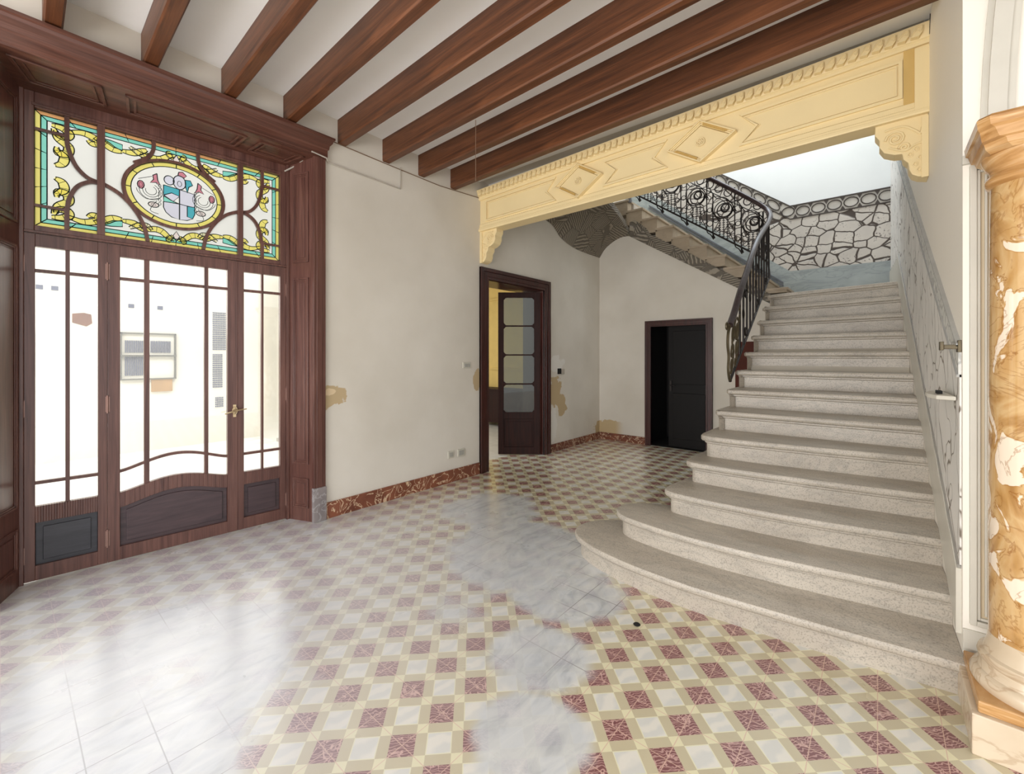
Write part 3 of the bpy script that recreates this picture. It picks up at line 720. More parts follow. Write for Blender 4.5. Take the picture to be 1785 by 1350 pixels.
# reveals, soffit, casing and cornice of the window wall
def quad_frame(A, B):
    A = Vector(A); B = Vector(B); L = (B-A).length; t = (B-A)/L
    return A, t, L
def reveal(a, b, sgn):
    A, t, L = quad_frame((*a, 0), (*b, 0)); nrm = Vector((-t.y, t.x, 0))*sgn
    F = lambda s, d, z: tuple(A+t*s+nrm*d+Vector((0, 0, z)))
    m = MB(F); m.box(-.01, L, -.05, 0, 0, 3.31)
    r = m.build('reveal', 'mahog', D1)
    for (z0, z1) in ((.12, .39), (.52, 2.22), (2.36, 3.18)):
        m = MB(F); x0, x1 = .07, L-.05
        for k, (w_, dd) in enumerate(((.016, .012), (.012, .007))):
            i = k*.016
            m.box(x0+i, x0+i+w_, 0, dd, z0+i, z1-i); m.box(x1-i-w_, x1-i, 0, dd, z0+i, z1-i)
            m.box(x0+i+w_, x1-i-w_, 0, dd, z0+i, z0+i+w_); m.box(x0+i+w_, x1-i-w_, 0, dd, z1-i-w_, z1-i)
        m.box(x0+.045, x1-.045, 0, .006, z0+.045, z1-.045)
        m.build('reveal_panel', 'mahog', r, bevel=.002)
reveal((-4.179, 1.719), (-3.9, 1.83), -1); reveal((-4.297, .089), (-3.9, -.06), 1)
sa, sb = Vector((-4.25, .05, 3.262)), Vector((-4.17, 1.74, 3.262)); fa, fb = Vector((-3.87, -.12, 3.312)), Vector((-3.87, 1.88, 3.312))
def SF(u, v, d): p = (sa*(1-u)+sb*u)*(1-v)+(fa*(1-u)+fb*u)*v; return (p.x, p.y, p.z+d)
m = MB(); m.hexa([SF(0, -.1, 0), SF(1, -.1, 0), SF(1, 1, 0), SF(0, 1, 0), SF(0, -.1, .045), SF(1, -.1, .045), SF(1, 1, .045), SF(0, 1, .045)])
so = m.build('soffit', 'mahog_h', D1)
for (u0, u1) in ((.055, .27), (.33, .72), (.77, .955)):
    m = MB(lambda a, b, c: SF(a, b, -c))
    for i, wd, dd in ((0, .010, .012), (.022, .008, .007)):
        v0, v1 = .2+i*2.4, .8-i*2.4; u_0, u_1 = u0+i, u1-i
        m.box(u_0, u_1, v0, v0+wd*4, 0, dd); m.box(u_0, u_1, v1-wd*4, v1, 0, dd); m.box(u_0, u_0+wd, v0, v1, 0, dd); m.box(u_1-wd, u_1, v0, v1, 0, dd)
    m.build('soffit_panel', 'mahog_h', so, bevel=.002)
m = MB(); m.box(-3.9, -3.87, 1.82, 1.93, .31, 3.31); m.box(-3.9, -3.865, 1.845, 1.9, .31, 3.31); m.box(-3.9, -3.87, -.17, -.06, .31, 3.31); m.build('casing', 'mahog', D1, bevel=.004)
m = MB(); m.box(-3.9, -3.862, 1.815, 1.936, 0, .31); m.build('casing_base', 'greyblock', D1, bevel=.004, label='grey marble foot of the casing')
m = MB(); pf = [(-3.9, 3.31), (-3.868, 3.31), (-3.868, 3.325), (-3.862, 3.33), (-3.862, 3.39), (-3.85, 3.4), (-3.845, 3.43), (-3.82, 3.455), (-3.815, 3.475), (-3.8, 3.48), (-3.8, 3.5), (-3.9, 3.5)]
n_ = len(pf); ys = lambda x: 1.94+(x+3.868)*.7
m.add([(x, -1.2, z) for x, z in pf]+[(x, ys(x), z) for x, z in pf], [tuple(range(n_)), tuple(range(2*n_-1, n_-1, -1))]+[(i, (i+1) % n_, n_+(i+1) % n_, n_+i) for i in range(n_)])
m.build('door_cornice', 'mahog_h', D1)

# ================================================================== DOOR 2 (open glazed door in the left wall)
D2 = thing('door_2', (-4.0, 4.75, 0), None, None, structure=True)
def casing_profile(mb, y0, y1, z0, z1, along):
    pass
m = MB()
for (w0, w1, x) in ((0, .15, -3.875), (0, .05, -3.862), (.06, .11, -3.868), (.13, .15, -3.87)):
    m.box(-3.9, x, 3.965+w0, 3.965+w1, 0, 2.655-w0); m.box(-3.9, x, 5.506-w1, 5.506-w0, 0, 2.655-w0); m.box(-3.9, x-.0006, 3.965+w0+.001, 5.506-w0-.001, 2.655-w1, 2.655-w0-.001)
m.box(-4.3, -3.9, 4.05, 4.115, 0, 2.56); m.box(-4.3, -3.9, 5.356, 5.42, 0, 2.56); m.box(-4.3, -3.9, 4.115, 5.356, 2.5, 2.56)
m.build('casing', 'casing', D2, bevel=.003)
A, t, L = quad_frame((-3.95, 5.33, 0), (-4.43, 4.915, 0)); nr = Vector((t.y, -t.x, 0))*-1
Fd = lambda s, d, z: tuple(A+t*s+nr*d+Vector((0, 0, z)))
def gdoor(F, L):
    st = .085; m = MB(F)
    m.box(0, st, -.02, .02, .01, 2.48); m.box(L-st, L, -.02, .02, .01, 2.48); m.box(st, L-st, -.02, .02, .01, .12); m.box(st, L-st, -.02, .02, .55, .65)
    m.box(st, L-st, -.02, .02, 2.4, 2.48)
    hs = (2.4-.65-3*.022)/4
    for k in range(1, 4): z = .65+k*(hs+.022)-.022; m.box(st, L-st, -.018, .018, z, z+.022)
    c = .035
    for k in range(4):
        z0 = .65+k*(hs+.022); z1 = z0+hs
        for (sx, dx) in ((st, 1), (L-st, -1)):
            for (zz, dz) in ((z0, 1), (z1, -1)):
                P = [(sx, -.015, zz), (sx+dx*c, -.015, zz), (sx, -.015, zz+dz*c)]; Q = [(a, .015, b) for a, _, b in P]
                m.add(P+Q, [(0, 1, 2), (5, 4, 3), (0, 3, 4, 1), (1, 4, 5, 2), (2, 5, 3, 0)])
    lf = m.build('door_leaf', 'darkdoor', D2, bevel=.002)
    for k in range(4):
        z0 = .65+k*(hs+.022); MB(F).box(st, L-st, -.003, .003, z0, z0+hs).build('pane', 'doorglass', lf)
    m = MB(F); m.box(st, L-st, -.01, .01, .12, .55); m.box(st+.03, L-st-.03, -.018, .018, .16, .51); m.build('door_panel', 'darkdoor', lf, bevel=.004)
gdoor(Fd, L)
# side room seen through the door
sr = thing('wall_side_room', (-6, 7.3, 0), None, None, structure=True)
MB().box(-8.5, -4.3, 7.3, 7.45, 0, 3.1).build('side_room_wall', 'yroom', sr)
MB().box(-8.5, -4.3, 7.27, 7.3, 2.78, 2.83).build('picture_rail', 'yroom', sr); MB().box(-8.5, -4.3, 7.27, 7.3, 1.2, 1.24).build('dado_rail', 'yroom', sr)
struct(MB().box(-8.5, -4.3, 3.3, 7.45, 3.1, 3.25), 'ceiling_side_room', 'ceil')
cb = thing('sideboard', (-6.1, 7.05, 0), 'low dark wooden sideboard in the yellow room behind the open glazed door', 'sideboard')
MB().box(-6.9, -5.3, 6.85, 7.26, .08, .78).build('body', 'darkdoor', cb, bevel=.006); MB().box(-6.95, -5.25, 6.82, 7.265, .78, .81).build('top', 'darkdoor', cb, bevel=.004)
for x in (-6.85, -5.4):
    MB().box(x, x+.06, 6.87, 6.93, 0, .08).build('leg', 'darkdoor', cb)

# ================================================================== DOOR 3 (dark doorway below the second flight)
D3 = thing('door_3', (-2.48, 7.1, 0), None, None, structure=True)
m = MB()
for (w0, w1, y) in ((0, .1, 7.075), (0, .03, 7.062), (.075, .1, 7.068)):
    m.box(-3.02+w0, -3.02+w1, y, 7.1, 0, 2.1-w0); m.box(-1.94-w1, -1.94-w0, y, 7.1, 0, 2.1-w0); m.box(-3.02+w0+.001, -1.94-w0-.001, y+.0006, 7.1, 2.1-w1, 2.1-w0-.001)
m.box(-3.02, -2.97, 7.1, 7.24, 0, 2.1); m.box(-1.99, -1.94, 7.1, 7.24, 0, 2.1); m.box(-2.97, -1.99, 7.1, 7.24, 2.05, 2.1)
m.build('casing', 'casing', D3, bevel=.003)
m = MB(); m.box(-2.66, -1.99, 7.18, 7.22, .01, 2.05); m.box(-2.58, -2.07, 7.165, 7.18, 1.05, 1.92); m.box(-2.58, -2.07, 7.165, 7.18, .15, .9)
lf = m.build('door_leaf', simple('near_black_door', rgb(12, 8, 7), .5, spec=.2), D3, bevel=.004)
m = MB(); m.box(-2.63, -2.6, 7.16, 7.18, .93, 1.1); m.tube([(-2.615, 7.165, 1.03), (-2.615, 7.12, 1.03), (-2.58, 7.11, 1.03), (-2.53, 7.11, 1.025)], .007, 6); m.build('door_handle', 'iron', lf)
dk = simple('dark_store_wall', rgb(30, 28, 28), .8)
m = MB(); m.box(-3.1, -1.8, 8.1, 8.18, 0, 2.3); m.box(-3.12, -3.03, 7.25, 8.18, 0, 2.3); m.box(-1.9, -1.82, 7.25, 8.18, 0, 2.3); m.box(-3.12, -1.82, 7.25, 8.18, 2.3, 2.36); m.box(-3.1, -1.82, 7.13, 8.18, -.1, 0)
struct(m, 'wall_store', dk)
# brown panel beside the stairs
m = MB(); m.prism([(-1.62, 0), (-1.1, 0), (-1.1, 1.72), (-1.6, 1.72), (-1.62, 1.7)], 7.07, 7.098, 'y')
tag(m.build('wall_panel', 'brownpanel', bevel=.003), 'dark reddish brown panel on the back wall behind the foot of the iron railing', 'panel')

# ================================================================== STAIRS
ST = thing('staircase', (-.45, 4.6, 0), 'wide pale marble staircase with rounded bottom steps climbing to the landing', 'staircase')
noses = [
    (.165, [(-1.1, 3.5), (-1.35, 3.42), (-1.6, 3.3), (-1.76, 3.14), (-1.81, 2.99), (-1.785, 2.87), (-1.69, 2.765), (-1.49, 2.672), (-1.207, 2.611), (-.84, 2.590), (-.41, 2.62), (0, 2.665)], 2.70),
    (.33, [(-1.1, 3.5), (-1.25, 3.42), (-1.45, 3.32), (-1.535, 3.2), (-1.54, 3.08), (-1.446, 2.966), (-1.219, 2.908), (-.935, 2.880), (-.604, 2.888), (-.32, 2.922), (-.07, 2.96)], 3.01),
    (.495, [(-1.2, 3.75), (-1.245, 3.45), (-1.25, 3.32), (-1.23, 3.255), (-1.17, 3.215), (-1.05, 3.198), (-.845, 3.190), (-.505, 3.207), (-.211, 3.243)], 3.345),
    (.66, [(-1.19, 4.0), (-1.2, 3.7), (-1.19, 3.61), (-1.15, 3.56), (-1.085, 3.545), (-.741, 3.541), (-.233, 3.589)], 3.67),
    (.838, [(-1.16, 4.3), (-1.165, 3.95), (-1.15, 3.86), (-1.11, 3.815), (-1.04, 3.80), (-.789, 3.80), (-.255, 3.86)], 3.94)]
yk = {6: 4.2, 7: 4.58, 8: 4.95, 9: 5.32, 10: 5.66, 11: 6.0, 12: 6.33, 13: 6.66}
zk = {6: 1.01, 7: 1.18, 8: 1.355, 9: 1.55, 10: 1.745, 11: 1.94, 12: 2.14, 13: 2.33}
tilt = {11: .013, 12: .025, 13: .042}
for k in range(6, 14):
    y = yk[k]; yn = yk.get(k+1, 7.3)
    noses.append((zk[k], [(-1.14, yn+.1), (-1.145, y+.08), (-1.13, y+.035), (-1.10, y+.008), (-1.05, y), (-.4, y)], y))
def offs(P, o):
    out = []
    for i, p in enumerate(P):
        a = Vector(P[max(0, i-1)]); b = Vector(P[min(len(P)-1, i+1)]); t = (b-a).normalized(); q = Vector((-t.y, t.x)); out.append((p[0]+q.x*o, p[1]+q.y*o))
    out[-1] = (P[-1][0], P[-1][1]+o) if True else out[-1]
    return out
zp = 0
for k, (z, P, yr) in enumerate(noses, 1):
    pts = [P[0]]+spline(P[1:] if k > 5 else P[1:], 5 if k < 6 else 3)
    pts.append((wx(yr)-.002, yr))
    tl = tilt.get(k, 0)
    prof = [(.045, zp-z-.01), (.045, -.07), (.03, -.062), (.03, -.052), (.008, -.046), (0, -.036), (0, -.014), (.006, -.004), (.018, 0)]
    mb = MB(); rows = []
    for o, dz in prof:
        rows.append([(x, y, z+dz+tl*(x+1.1)/1.3) for x, y in offs(pts, o)])
    n = len(pts); vs = [p for r in rows for p in r]; fs = []
    for i in range(len(rows)-1):
        for j in range(n-1): fs.append((i*n+j, i*n+j+1, (i+1)*n+j+1, (i+1)*n+j))
    back = 8.2 if k == 13 else max(yr, P[-1][1])+.62
    b = len(vs); lx = rows[-1][0][0]
    vs += [(wx(back)-.002, back, z+tl), (lx, back, z)]
    fs.append(tuple((len(rows)-1)*n+j for j in range(n))+(b, b+1))
    mb.add(vs, fs); o = mb.build('step', 'step', ST, smooth=True)
    zp = z
m = MB()
prof = [(3.3, 0), (3.3, .1), (3.6, .45), (4.0, .6), (4.5, .9), (5.0, 1.14), (5.5, 1.5), (6.0, 1.7), (6.7, 2.1), (8.195, 2.25), (8.195, 0)]
vs = [(-1.06, y, z) for y, z in prof]+[(wx(y)-.003, y, z) for y, z in prof]; n = len(prof)
m.add(vs, [tuple(range(n)), tuple(range(2*n-1, n-1, -1))]+[(i, (i+1) % n, n+(i+1) % n, n+i) for i in range(n)]); m.build('stair_body', 'wall', ST)

# second flight
S2 = thing('staircase', (-2.2, 7.6, 2.33), 'upper stair flight rising left from the landing with carved grey underside', 'staircase')
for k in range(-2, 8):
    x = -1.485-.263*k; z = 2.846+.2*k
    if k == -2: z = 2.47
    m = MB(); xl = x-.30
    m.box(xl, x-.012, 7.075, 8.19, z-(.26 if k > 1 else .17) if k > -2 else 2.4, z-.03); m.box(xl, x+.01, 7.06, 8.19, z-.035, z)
    m.build('step', 'step_shade', S2, bevel=.004)
m = MB(); m.prism([(-1.06, 2.2), (-1.55, 2.5), (-2.92, 3.37), (-3.3, 3.6), (-3.55, 3.9), (-3.55, 4.05), (-3.3, 4.0), (-1.5, 2.62), (-1.0, 2.3)], 7.25, 8.19, 'y'); m.build('stair_body', 'wall', S2)
m = MB(); m.prism([(-1.12, 2.24), (-1.55, 2.495), (-2.92, 3.355), (-3.29, 3.59), (-3.29, 3.83), (-3.2, 3.86), (-3.0, 3.68), (-2.92, 3.56), (-2.25, 3.12), (-1.55, 2.64), (-1.3, 2.48), (-1.12, 2.36)], 7.055, 7.12, 'y'); m.build('carved_string', 'carved', S2)
# vaulted carved soffit
def coons(Ac, Bc, Cc, Dc):
    """Ac: u at v=0, Bc: u at v=1, Cc: v at u=0, Dc: v at u=1"""
    def ip(L, t):
        L = [Vector(p) for p in L]; t *= len(L)-1; i = min(int(t), len(L)-2); return L[i].lerp(L[i+1], t-i)
    def fn(u, v):
        a, b, c, d = ip(Ac, u), ip(Bc, u), ip(Cc, v), ip(Dc, v)
        p00, p10, p01, p11 = ip(Ac, 0), ip(Ac, 1), ip(Bc, 0), ip(Bc, 1)
        p = a*(1-v)+b*v+c*(1-u)+d*u-(p00*(1-u)*(1-v)+p10*u*(1-v)+p01*(1-u)*v+p11*u*v)
        return tuple(p)
    return fn
left = spline([(-3.895, 5.28, 3.61), (-3.895, 5.58, 3.57), (-3.895, 5.82, 3.42), (-3.895, 6.2, 3.33), (-3.895, 6.65, 3.31), (-3.895, 7.11, 3.31)], 5)
inner_ = spline([(-3.3, 5.3, 3.97), (-3.3, 5.7, 3.99), (-3.3, 6.1, 3.975), (-3.3, 6.4, 3.93), (-3.3, 6.75, 3.81), (-3.3, 7.11, 3.6)], 5)
front = [(-3.895, 5.28, 3.61), (-3.6, 5.29, 3.8), (-3.3, 5.3, 3.97)]
backc = spline([(-3.895, 7.11, 3.31), (-3.78, 7.11, 3.46), (-3.61, 7.11, 3.565), (-3.45, 7.11, 3.61), (-3.3, 7.11, 3.6)], 4)
fn = coons(left, inner_, front, backc)
m = MB(); m.grid(fn, 30, 16); up = lambda u, v: (fn(u, v)[0], fn(u, v)[1], fn(u, v)[2]+.1); m.grid(up, 30, 16)
m.grid(lambda u, v: (fn(u, 1)[0], fn(u, 1)[1], fn(u, 1)[2]+.1*v), 30, 1)
tag(m.build('carved_vault', 'carved', smooth=True), 'grey carved vaulted soffit in the corner above the open glazed door', 'vault')

# dado of crazy stone on the landing wall, continuing up the second flight
def zl(x): return 0 if x > -1.07 else .773*(-1.07-x)
def strip(mb, x0, x1, a, b, y0, y1):
    xs = [x0]+([-1.07] if x0 < -1.07 < x1 else [])+[x1]
    for p, q in zip(xs, xs[1:]): mb.prism([(p, a+zl(p)), (q, a+zl(q)), (q, b+zl(q)), (p, b+zl(p))], y0, y1, 'y')
xr8 = wx(8.2)-.002
DA = thing('trim_4', (-1.2, 8.19, 2.33), None, None, structure=True)
m = MB(); strip(m, -4.2, xr8, 2.87, 3.70, 8.175, 8.199); m.build('stone_field', 'dado', DA)
m = MB(); strip(m, -4.2, xr8, 2.33, 2.87, 8.17, 8.199); m.build('skirting', 'bandstone', DA)
m = MB(); strip(m, -4.2, xr8, 3.70, 3.90, 8.178, 8.199); m.build('border_band', 'dadoborder', DA)
m = MB(); strip(m, -4.2, xr8, 3.90, 3.92, 8.165, 8.199); strip(m, -4.2, xr8, 3.695, 3.712, 8.165, 8.199)
x = -3.6
while x < xr8-.05:
    z0 = 3.712; s1 = zl(x); zc = 3.806+zl(x+.1)
    slope = .773 if x < -1.2 else 0
    el = [(x+.1+.085*math.cos(a), 8.17, zc-slope*(.085*math.cos(a))+.07*math.sin(a)) for a in [q*PI/8 for q in range(16)]]
    m.tube(el, .008, 5, True)
    m.prism([(x+.2-.03, zl(x+.2)+3.9), (x+.2+.03, zl(x+.2)+3.9), (x+.2, zl(x+.2)+3.84)], 8.168, 8.199, 'y'); m.prism([(x+.2-.03, zl(x+.2)+3.712), (x+.2, zl(x+.2)+3.77), (x+.2+.03, zl(x+.2)+3.712)], 8.168, 8.199, 'y')
    x += .2
m.build('border_lines', 'mortar', DA)
m = MB()
for dz in (0, .05): m.prism([(-1.16, 2.63+dz), (-3.4, 4.38+dz), (-3.4, 4.405+dz), (-1.16, 2.655+dz)], 8.15, 8.172, 'y')
m.build('skirting_line', 'steel', DA) if False else m.build('skirting_line', simple('grey_line', rgb(96, 100, 108), .4), DA)

# pale dado along the stair wall
def zt(y): return 1.56+.606*(y-2.85)
def zs(y): return .22+.565*(y-2.75) if y < 6.66 else 2.36+.05*(y-6.66)
def side(mb, fa, fb, t, y0=2.83, y1=8.19, n=40):
    for i in range(n):
        a = y0+(y1-y0)*i/n; b = y0+(y1-y0)*(i+1)/n
        mb.hexa([(wx(a)-t, a, fa(a)), (wx(b)-t, b, fa(b)), (wx(b)+.0, b, fa(b)), (wx(a)+.0, a, fa(a)),
                 (wx(a)-t, a, fb(a)), (wx(b)-t, b, fb(b)), (wx(b)+.0, b, fb(b)), (wx(a)+.0, a, fb(a))])
SD = thing('trim_5', (.25, 5.2, .2), None, None, structure=True)
m = MB(); side(m, lambda y: zs(y)+.28, lambda y: zt(y)-.13, .006); m.build('dado_field', 'sidedado', SD)
m = MB(); side(m, lambda y: zt(y)-.13, zt, .010); m.build('dado_border', 'lace', SD)
m = MB(); side(m, zt, lambda y: zt(y)+.012, .018); side(m, lambda y: zt(y)-.142, lambda y: zt(y)-.13, .016); m.build('border_lines', simple('soft_grey_line', rgb(172, 172, 168), .5), SD)
m = MB(); side(m, lambda y: zs(y)-.03, lambda y: zs(y)+.27+.008*math.sin(y*22), .018); m.build('skirting', 'whitepaint', SD)
m = MB(); side(m, lambda y: zs(y)+.27, lambda y: zs(y)+.283, .014); m.build('skirting_line', simple('faint_line', rgb(150, 146, 138), .5), SD)

# wall bracket and small shelf on the stair wall
m = MB(); m.box(.225, wx(2.84), 2.83, 2.87, 1.535, 1.555); m.box(.222, .235, 2.82, 2.88, 1.53, 1.57); m.box(wx(2.84)-.012, wx(2.84), 2.815, 2.885, 1.52, 1.575)
tag(m.build('wall_hook', 'bronze', bevel=.002), 'small brass hook on the border of the pale stair dado', 'hook')
SHF = thing('wall_shelf', (.26, 3.05, 1.31), 'small white shelf fixed to the pale stair dado below the brass hook', 'shelf')
m = MB(); pts = [(wx(2.9)-.012, 2.86), (.215, 2.9), (.19, 3.0), (.19, 3.12), (.21, 3.25), (wx(3.3)-.012, 3.3)]; m.prism(pts, 1.295, 1.315, 'z'); m.build('board', 'whitepaint', SHF, bevel=.004)
m = MB(); m.box(.225, .245, 3.0, 3.08, 1.315, 1.33); m.build('clip', 'black', SHF)

# ================================================================== RAILINGS
RL = thing('stair_railing', (-1.25, 6.2, 1.26), 'wrought iron stair railing with dark handrail turning up the second flight', 'railing')
# --- first flight, plane x = -1.15
XP = -1.15
def b1(y): return 1.26+.643*(y-4.82)
P1 = lambda y, h: (XP, y, b1(y)+h)
hr = spline([(XP, 4.80, 1.82), (XP, 4.98, 1.965), (XP, 5.23, 2.205), (XP, 5.5, 2.435), (XP, 6.05, 2.9), (XP, 6.5, 3.17), (XP, 6.8, 3.33), (XP, 6.98, 3.47), (-1.19, 7.1, 3.58), (-1.27, 7.15, 3.68), (-1.45, 7.15, 3.84), (-1.98, 7.15, 4.27), (-2.6, 7.15, 4.75), (-3.2, 7.15, 5.2)], 6)
m = MB(); m.tube(hr, .033, 10); m.build('handrail', 'handrail', RL, smooth=True)
m = MB()
m.tube([(XP, 4.80, 1.25), (XP, 5.2, b1(5.2)), (XP, 6.5, b1(6.5)), (XP, 6.95, b1(6.95)), (-1.2, 7.12, 2.85), (-1.3, 7.15, 2.955), (-3.2, 7.15, 3.04+.717*1.781)], .014, 6)
m.build('bottom_rail', 'iron', RL)
m = MB()  # volute that ends the rail
m.tube(spline([(XP, 4.82, 1.83), (XP, 4.74, 1.74), (XP, 4.72, 1.62), (XP, 4.76, 1.5), (XP, 4.74, 1.38), (XP, 4.78, 1.28), (XP, 4.83, 1.25)], 5), .014, 6)
m.tube([(XP, 4.70+.045*(1-t/20)*math.cos(t*.55), 1.80+.045*(1-t/20)*math.sin(t*.55)) for t in range(18)], .012, 6)
m.build('volute', 'bronze', RL, smooth=True, label='bronze coloured curl at the foot of the railing')
m = MB()
for (y, h, r) in ((4.88, .12, .05), (4.9, .25, .06), (4.95, .4, .075), (5.08, .17, .06), (5.1, .33, .08), (5.02, .06, .03)):
    m.tube([P1(y+r*.8*math.cos(a), h+r*math.sin(a)) for a in [q*PI/8 for q in range(16)]], .009, 5, True)
m.tube([P1(y, h) for y, h in spline([(4.84, .05), (4.95, .2), (4.9, .35), (5.05, .5), (5.15, .42)], 5)], .01, 6)
m.tube([P1(y, h) for y, h in spline([(5.0, .02), (5.15, .15), (5.1, .3), (5.22, .45), (5.18, .55)], 5)], .01, 6)
m.build('scrollwork', 'bronze', RL, smooth=True)
def rail_top1(y):
    for a, b in zip(hr, hr[1:]):
        if a[1] <= y <= b[1]: return a[2]+(b[2]-a[2])*(y-a[1])/(b[1]-a[1]+1e-9)
    return 3.4
y = 5.22; i = 0
while y < 6.95:
    m = MB(); m.tube([(XP, y, b1(y)), (XP, y, rail_top1(y))], .0115, 6)
    if i % 2: m.tube([(XP, y+.03*math.cos(a), b1(y)+.36+.05*math.sin(a)) for a in [q*PI/6 for q in range(12)]], .008, 5, True)
    m.build('baluster', 'iron', RL); y += .165; i += 1
for y in (5.45, 6.05, 6.6):
    m = MB(); m.tube([(XP, y+.055+.05*math.cos(a), b1(y)+.56+.05*math.sin(a)) for a in [q*PI/6 for q in range(12)]], .008, 5, True); m.build('scroll_ring', 'iron', RL); m = MB()
    m.tube([(XP, y+.055+.05*math.cos(a), b1(y)+.12+.05*math.sin(a)) for a in [q*PI/6 for q in range(12)]], .008, 5, True); m.build('scroll_ring', 'iron', RL)
# --- second flight, plane y = 7.15
YP = 7.15
def b2(x): return 3.04+.717*(-1.419-x)
P2 = lambda x, h: (x, YP, b2(x)+h)
def circ(mb, x, h, r, th, a0=0, a1=2*PI, n=20, ry=None):
    z = b2(x)+h; ry = ry or r; cl = abs(a1-a0-2*PI) < .01; k = n if cl else n+1
    mb.tube([(x+r*math.cos(a0+(a1-a0)*i/n), YP, z+ry*math.sin(a0+(a1-a0)*i/n)) for i in range(k)], th, 5, cl)
def top2(x): return .81
for c in (-1.40, -1.80, -2.20, -2.60, -3.0):
    m = MB(); circ(m, c, .44, .135, .008); circ(m, c+.012, .44, .105, .009); circ(m, c+.02, .475, .058, .012); circ(m, c+.02, .475, .045, .006, PI*.9, 2.1*PI)
    m.tube([(c-.02, YP, b2(c)+.50), (c+.03, YP, b2(c)+.43), (c+.06, YP, b2(c)+.44)], .006, 5)
    m.build('ring_motif', 'iron', RL, smooth=True)
    for q in (-.055, 0, .055):
        m = MB(); z0 = b2(c+q)+.0; z1 = b2(c)+.31
        m.tube([(c+q, YP, z0), (c+q, YP, z1)], .006, 5)
        zz = z0+.03
        while zz < z1: m.tube([(c+q-.02, YP, zz), (c+q+.02, YP, zz)], .006, 5); zz += .035
        m.build('drop_bar', 'iron', RL)
    for q in (-.155, -.245):
        x = c+q; m = MB(); m.tube([P2(x, -.0), P2(x, .85 if q < -.2 else .62)], .009, 6); m.build('baluster', 'iron', RL)
    x = c-.155; m = MB()     # hooked foot below the bottom rail
    m.tube([(x, YP, b2(x)), (x+.005, YP, b2(x)-.04), (x+.02, YP, b2(x)-.09)], [.008, .014, .02], 6)
    m.tube([(p[0], YP, p[1]) for p in spline([(x-.09, b2(x-.09)), (x-.075, b2(x-.09)-.05), (x-.03, b2(x-.09)-.09), (x+.01, b2(x)-.105)], 4)], [.008]*12+[.006], 6)
    m.build('foot', 'iron', RL)
    m = MB()                 # filling scrolls
    for (q, h, r) in ((-.2, .12, .045), (-.2, .55, .055), (-.11, .22, .035), (.1, .24, .035), (-.2, .33, .035), (.12, .1, .04), (-.1, .08, .035)): circ(m, c+q, h, r, .006, n=12)
    m.tube([P2(c+a, h) for a, h in spline([(-.2, .66), (-.1, .56), (0, .63), (.1, .60), (.18, .5)], 5)], .007, 5)
    m.tube([P2(c+a, h) for a, h in spline([(-.15, .02), (-.05, .2), (-.14, .3), (-.16, .45), (-.05, .62)], 5)], .006, 5)
    m.tube([P2(c+a, h) for a, h in spline([(.15, .02), (.07, .18), (.15, .3), (.14, .5), (.03, .6)], 5)], .006, 5)
    for q in (-.2, -.07, .06): circ(m, c+q, .73, .055, .008, n=14, ry=.06)
    m.build('scrollwork', 'iron', RL, smooth=True)
m = MB(); m.tube([(-1.3, YP, b2(-1.3)+.6), (-3.2, YP, b2(-3.2)+.65)], .007, 5); m.build('middle_rail', 'iron', RL)
m = MB()
for x in (-1.2, -1.27, -1.32): m.tube([(x, 7.1 if x > -1.25 else YP, 2.9), (x, 7.1 if x > -1.25 else YP, 3.6)], .012, 6)
m.build('corner_bars', 'iron', RL)
# thin post at the top of the second flight
m = MB(); m.box(-3.34, -3.29, 7.09, 7.14, 4.25, 6.2)
m.box(-3.345, -3.285, 7.085, 7.145, 4.2, 4.25)
tag(m.build('newel_post', simple('grey_post', rgb(120, 122, 126), .5)), 'grey post at the head of the upper flight beside the carved vault', 'post')

# ================================================================== COLUMN
CL = thing('column', (.475, 2.572, 0), 'golden veined marble column on a beige plinth at the right edge', 'column')
m = MB(); m.box(.272, .68, 2.367, 2.777, 0, .155); m.build('plinth', 'plinth', CL, bevel=.004)
m = MB(); m.box(.29, .66, 2.385, 2.76, .155, .2); m.build('plinth_slab', 'capital', CL, bevel=.006)
m = MB(); m.lathe(.475, 2.572, [(.12, .2), (.178, .2), (.186, .215), (.186, .235), (.178, .252), (.165, .258), (.160, .272), (.156, .29), (.163, .298), (.166, .31), (.162, .324), (.15, .33), (.145, .345), (.137, .37), (.134, .4)]); m.build('base', 'plinth', CL, smooth=True)
m = MB(); m.lathe(.475, 2.572, [(.134, .39), (.135, .9), (.134, 1.4), (.131, 2.0), (.129, 2.17)]); m.build('shaft', 'onyx', CL, smooth=True)
m = MB(); m.lathe(.475, 2.572, [(.125, 2.165), (.131, 2.17), (.141, 2.18), (.145, 2.195), (.141, 2.21), (.131, 2.22), (.131, 2.235), (.14, 2.25), (.15, 2.27), (.155, 2.29), (.15, 2.3)]); m.build('neck_ring', 'capital', CL, smooth=True)
m = MB()
def octo(h, c, z): return [(.475+a, 2.572+b, z) for a, b in ((-h+c, -h), (h-c, -h), (h, -h+c), (h, h-c), (h-c, h), (-h+c, h), (-h, h-c), (-h, -h+c))]
lv = [(.14, .05, 2.285), (.155, .05, 2.3), (.16, .05, 2.32), (.168, .04, 2.325), (.175, .035, 2.36), (.182, .03, 2.37), (.185, .03, 2.4), (.178, .03, 2.41)]
vs = [p for l in lv for p in octo(*l)]; n = 8
m.add(vs, [(i*n+k, i*n+(k+1) % n, (i+1)*n+(k+1) % n, (i+1)*n+k) for i in range(len(lv)-1) for k in range(n)]+[tuple(range(7, -1, -1)), tuple(range((len(lv)-1)*n, len(lv)*n))])
m.build('abacus', 'capital', CL)

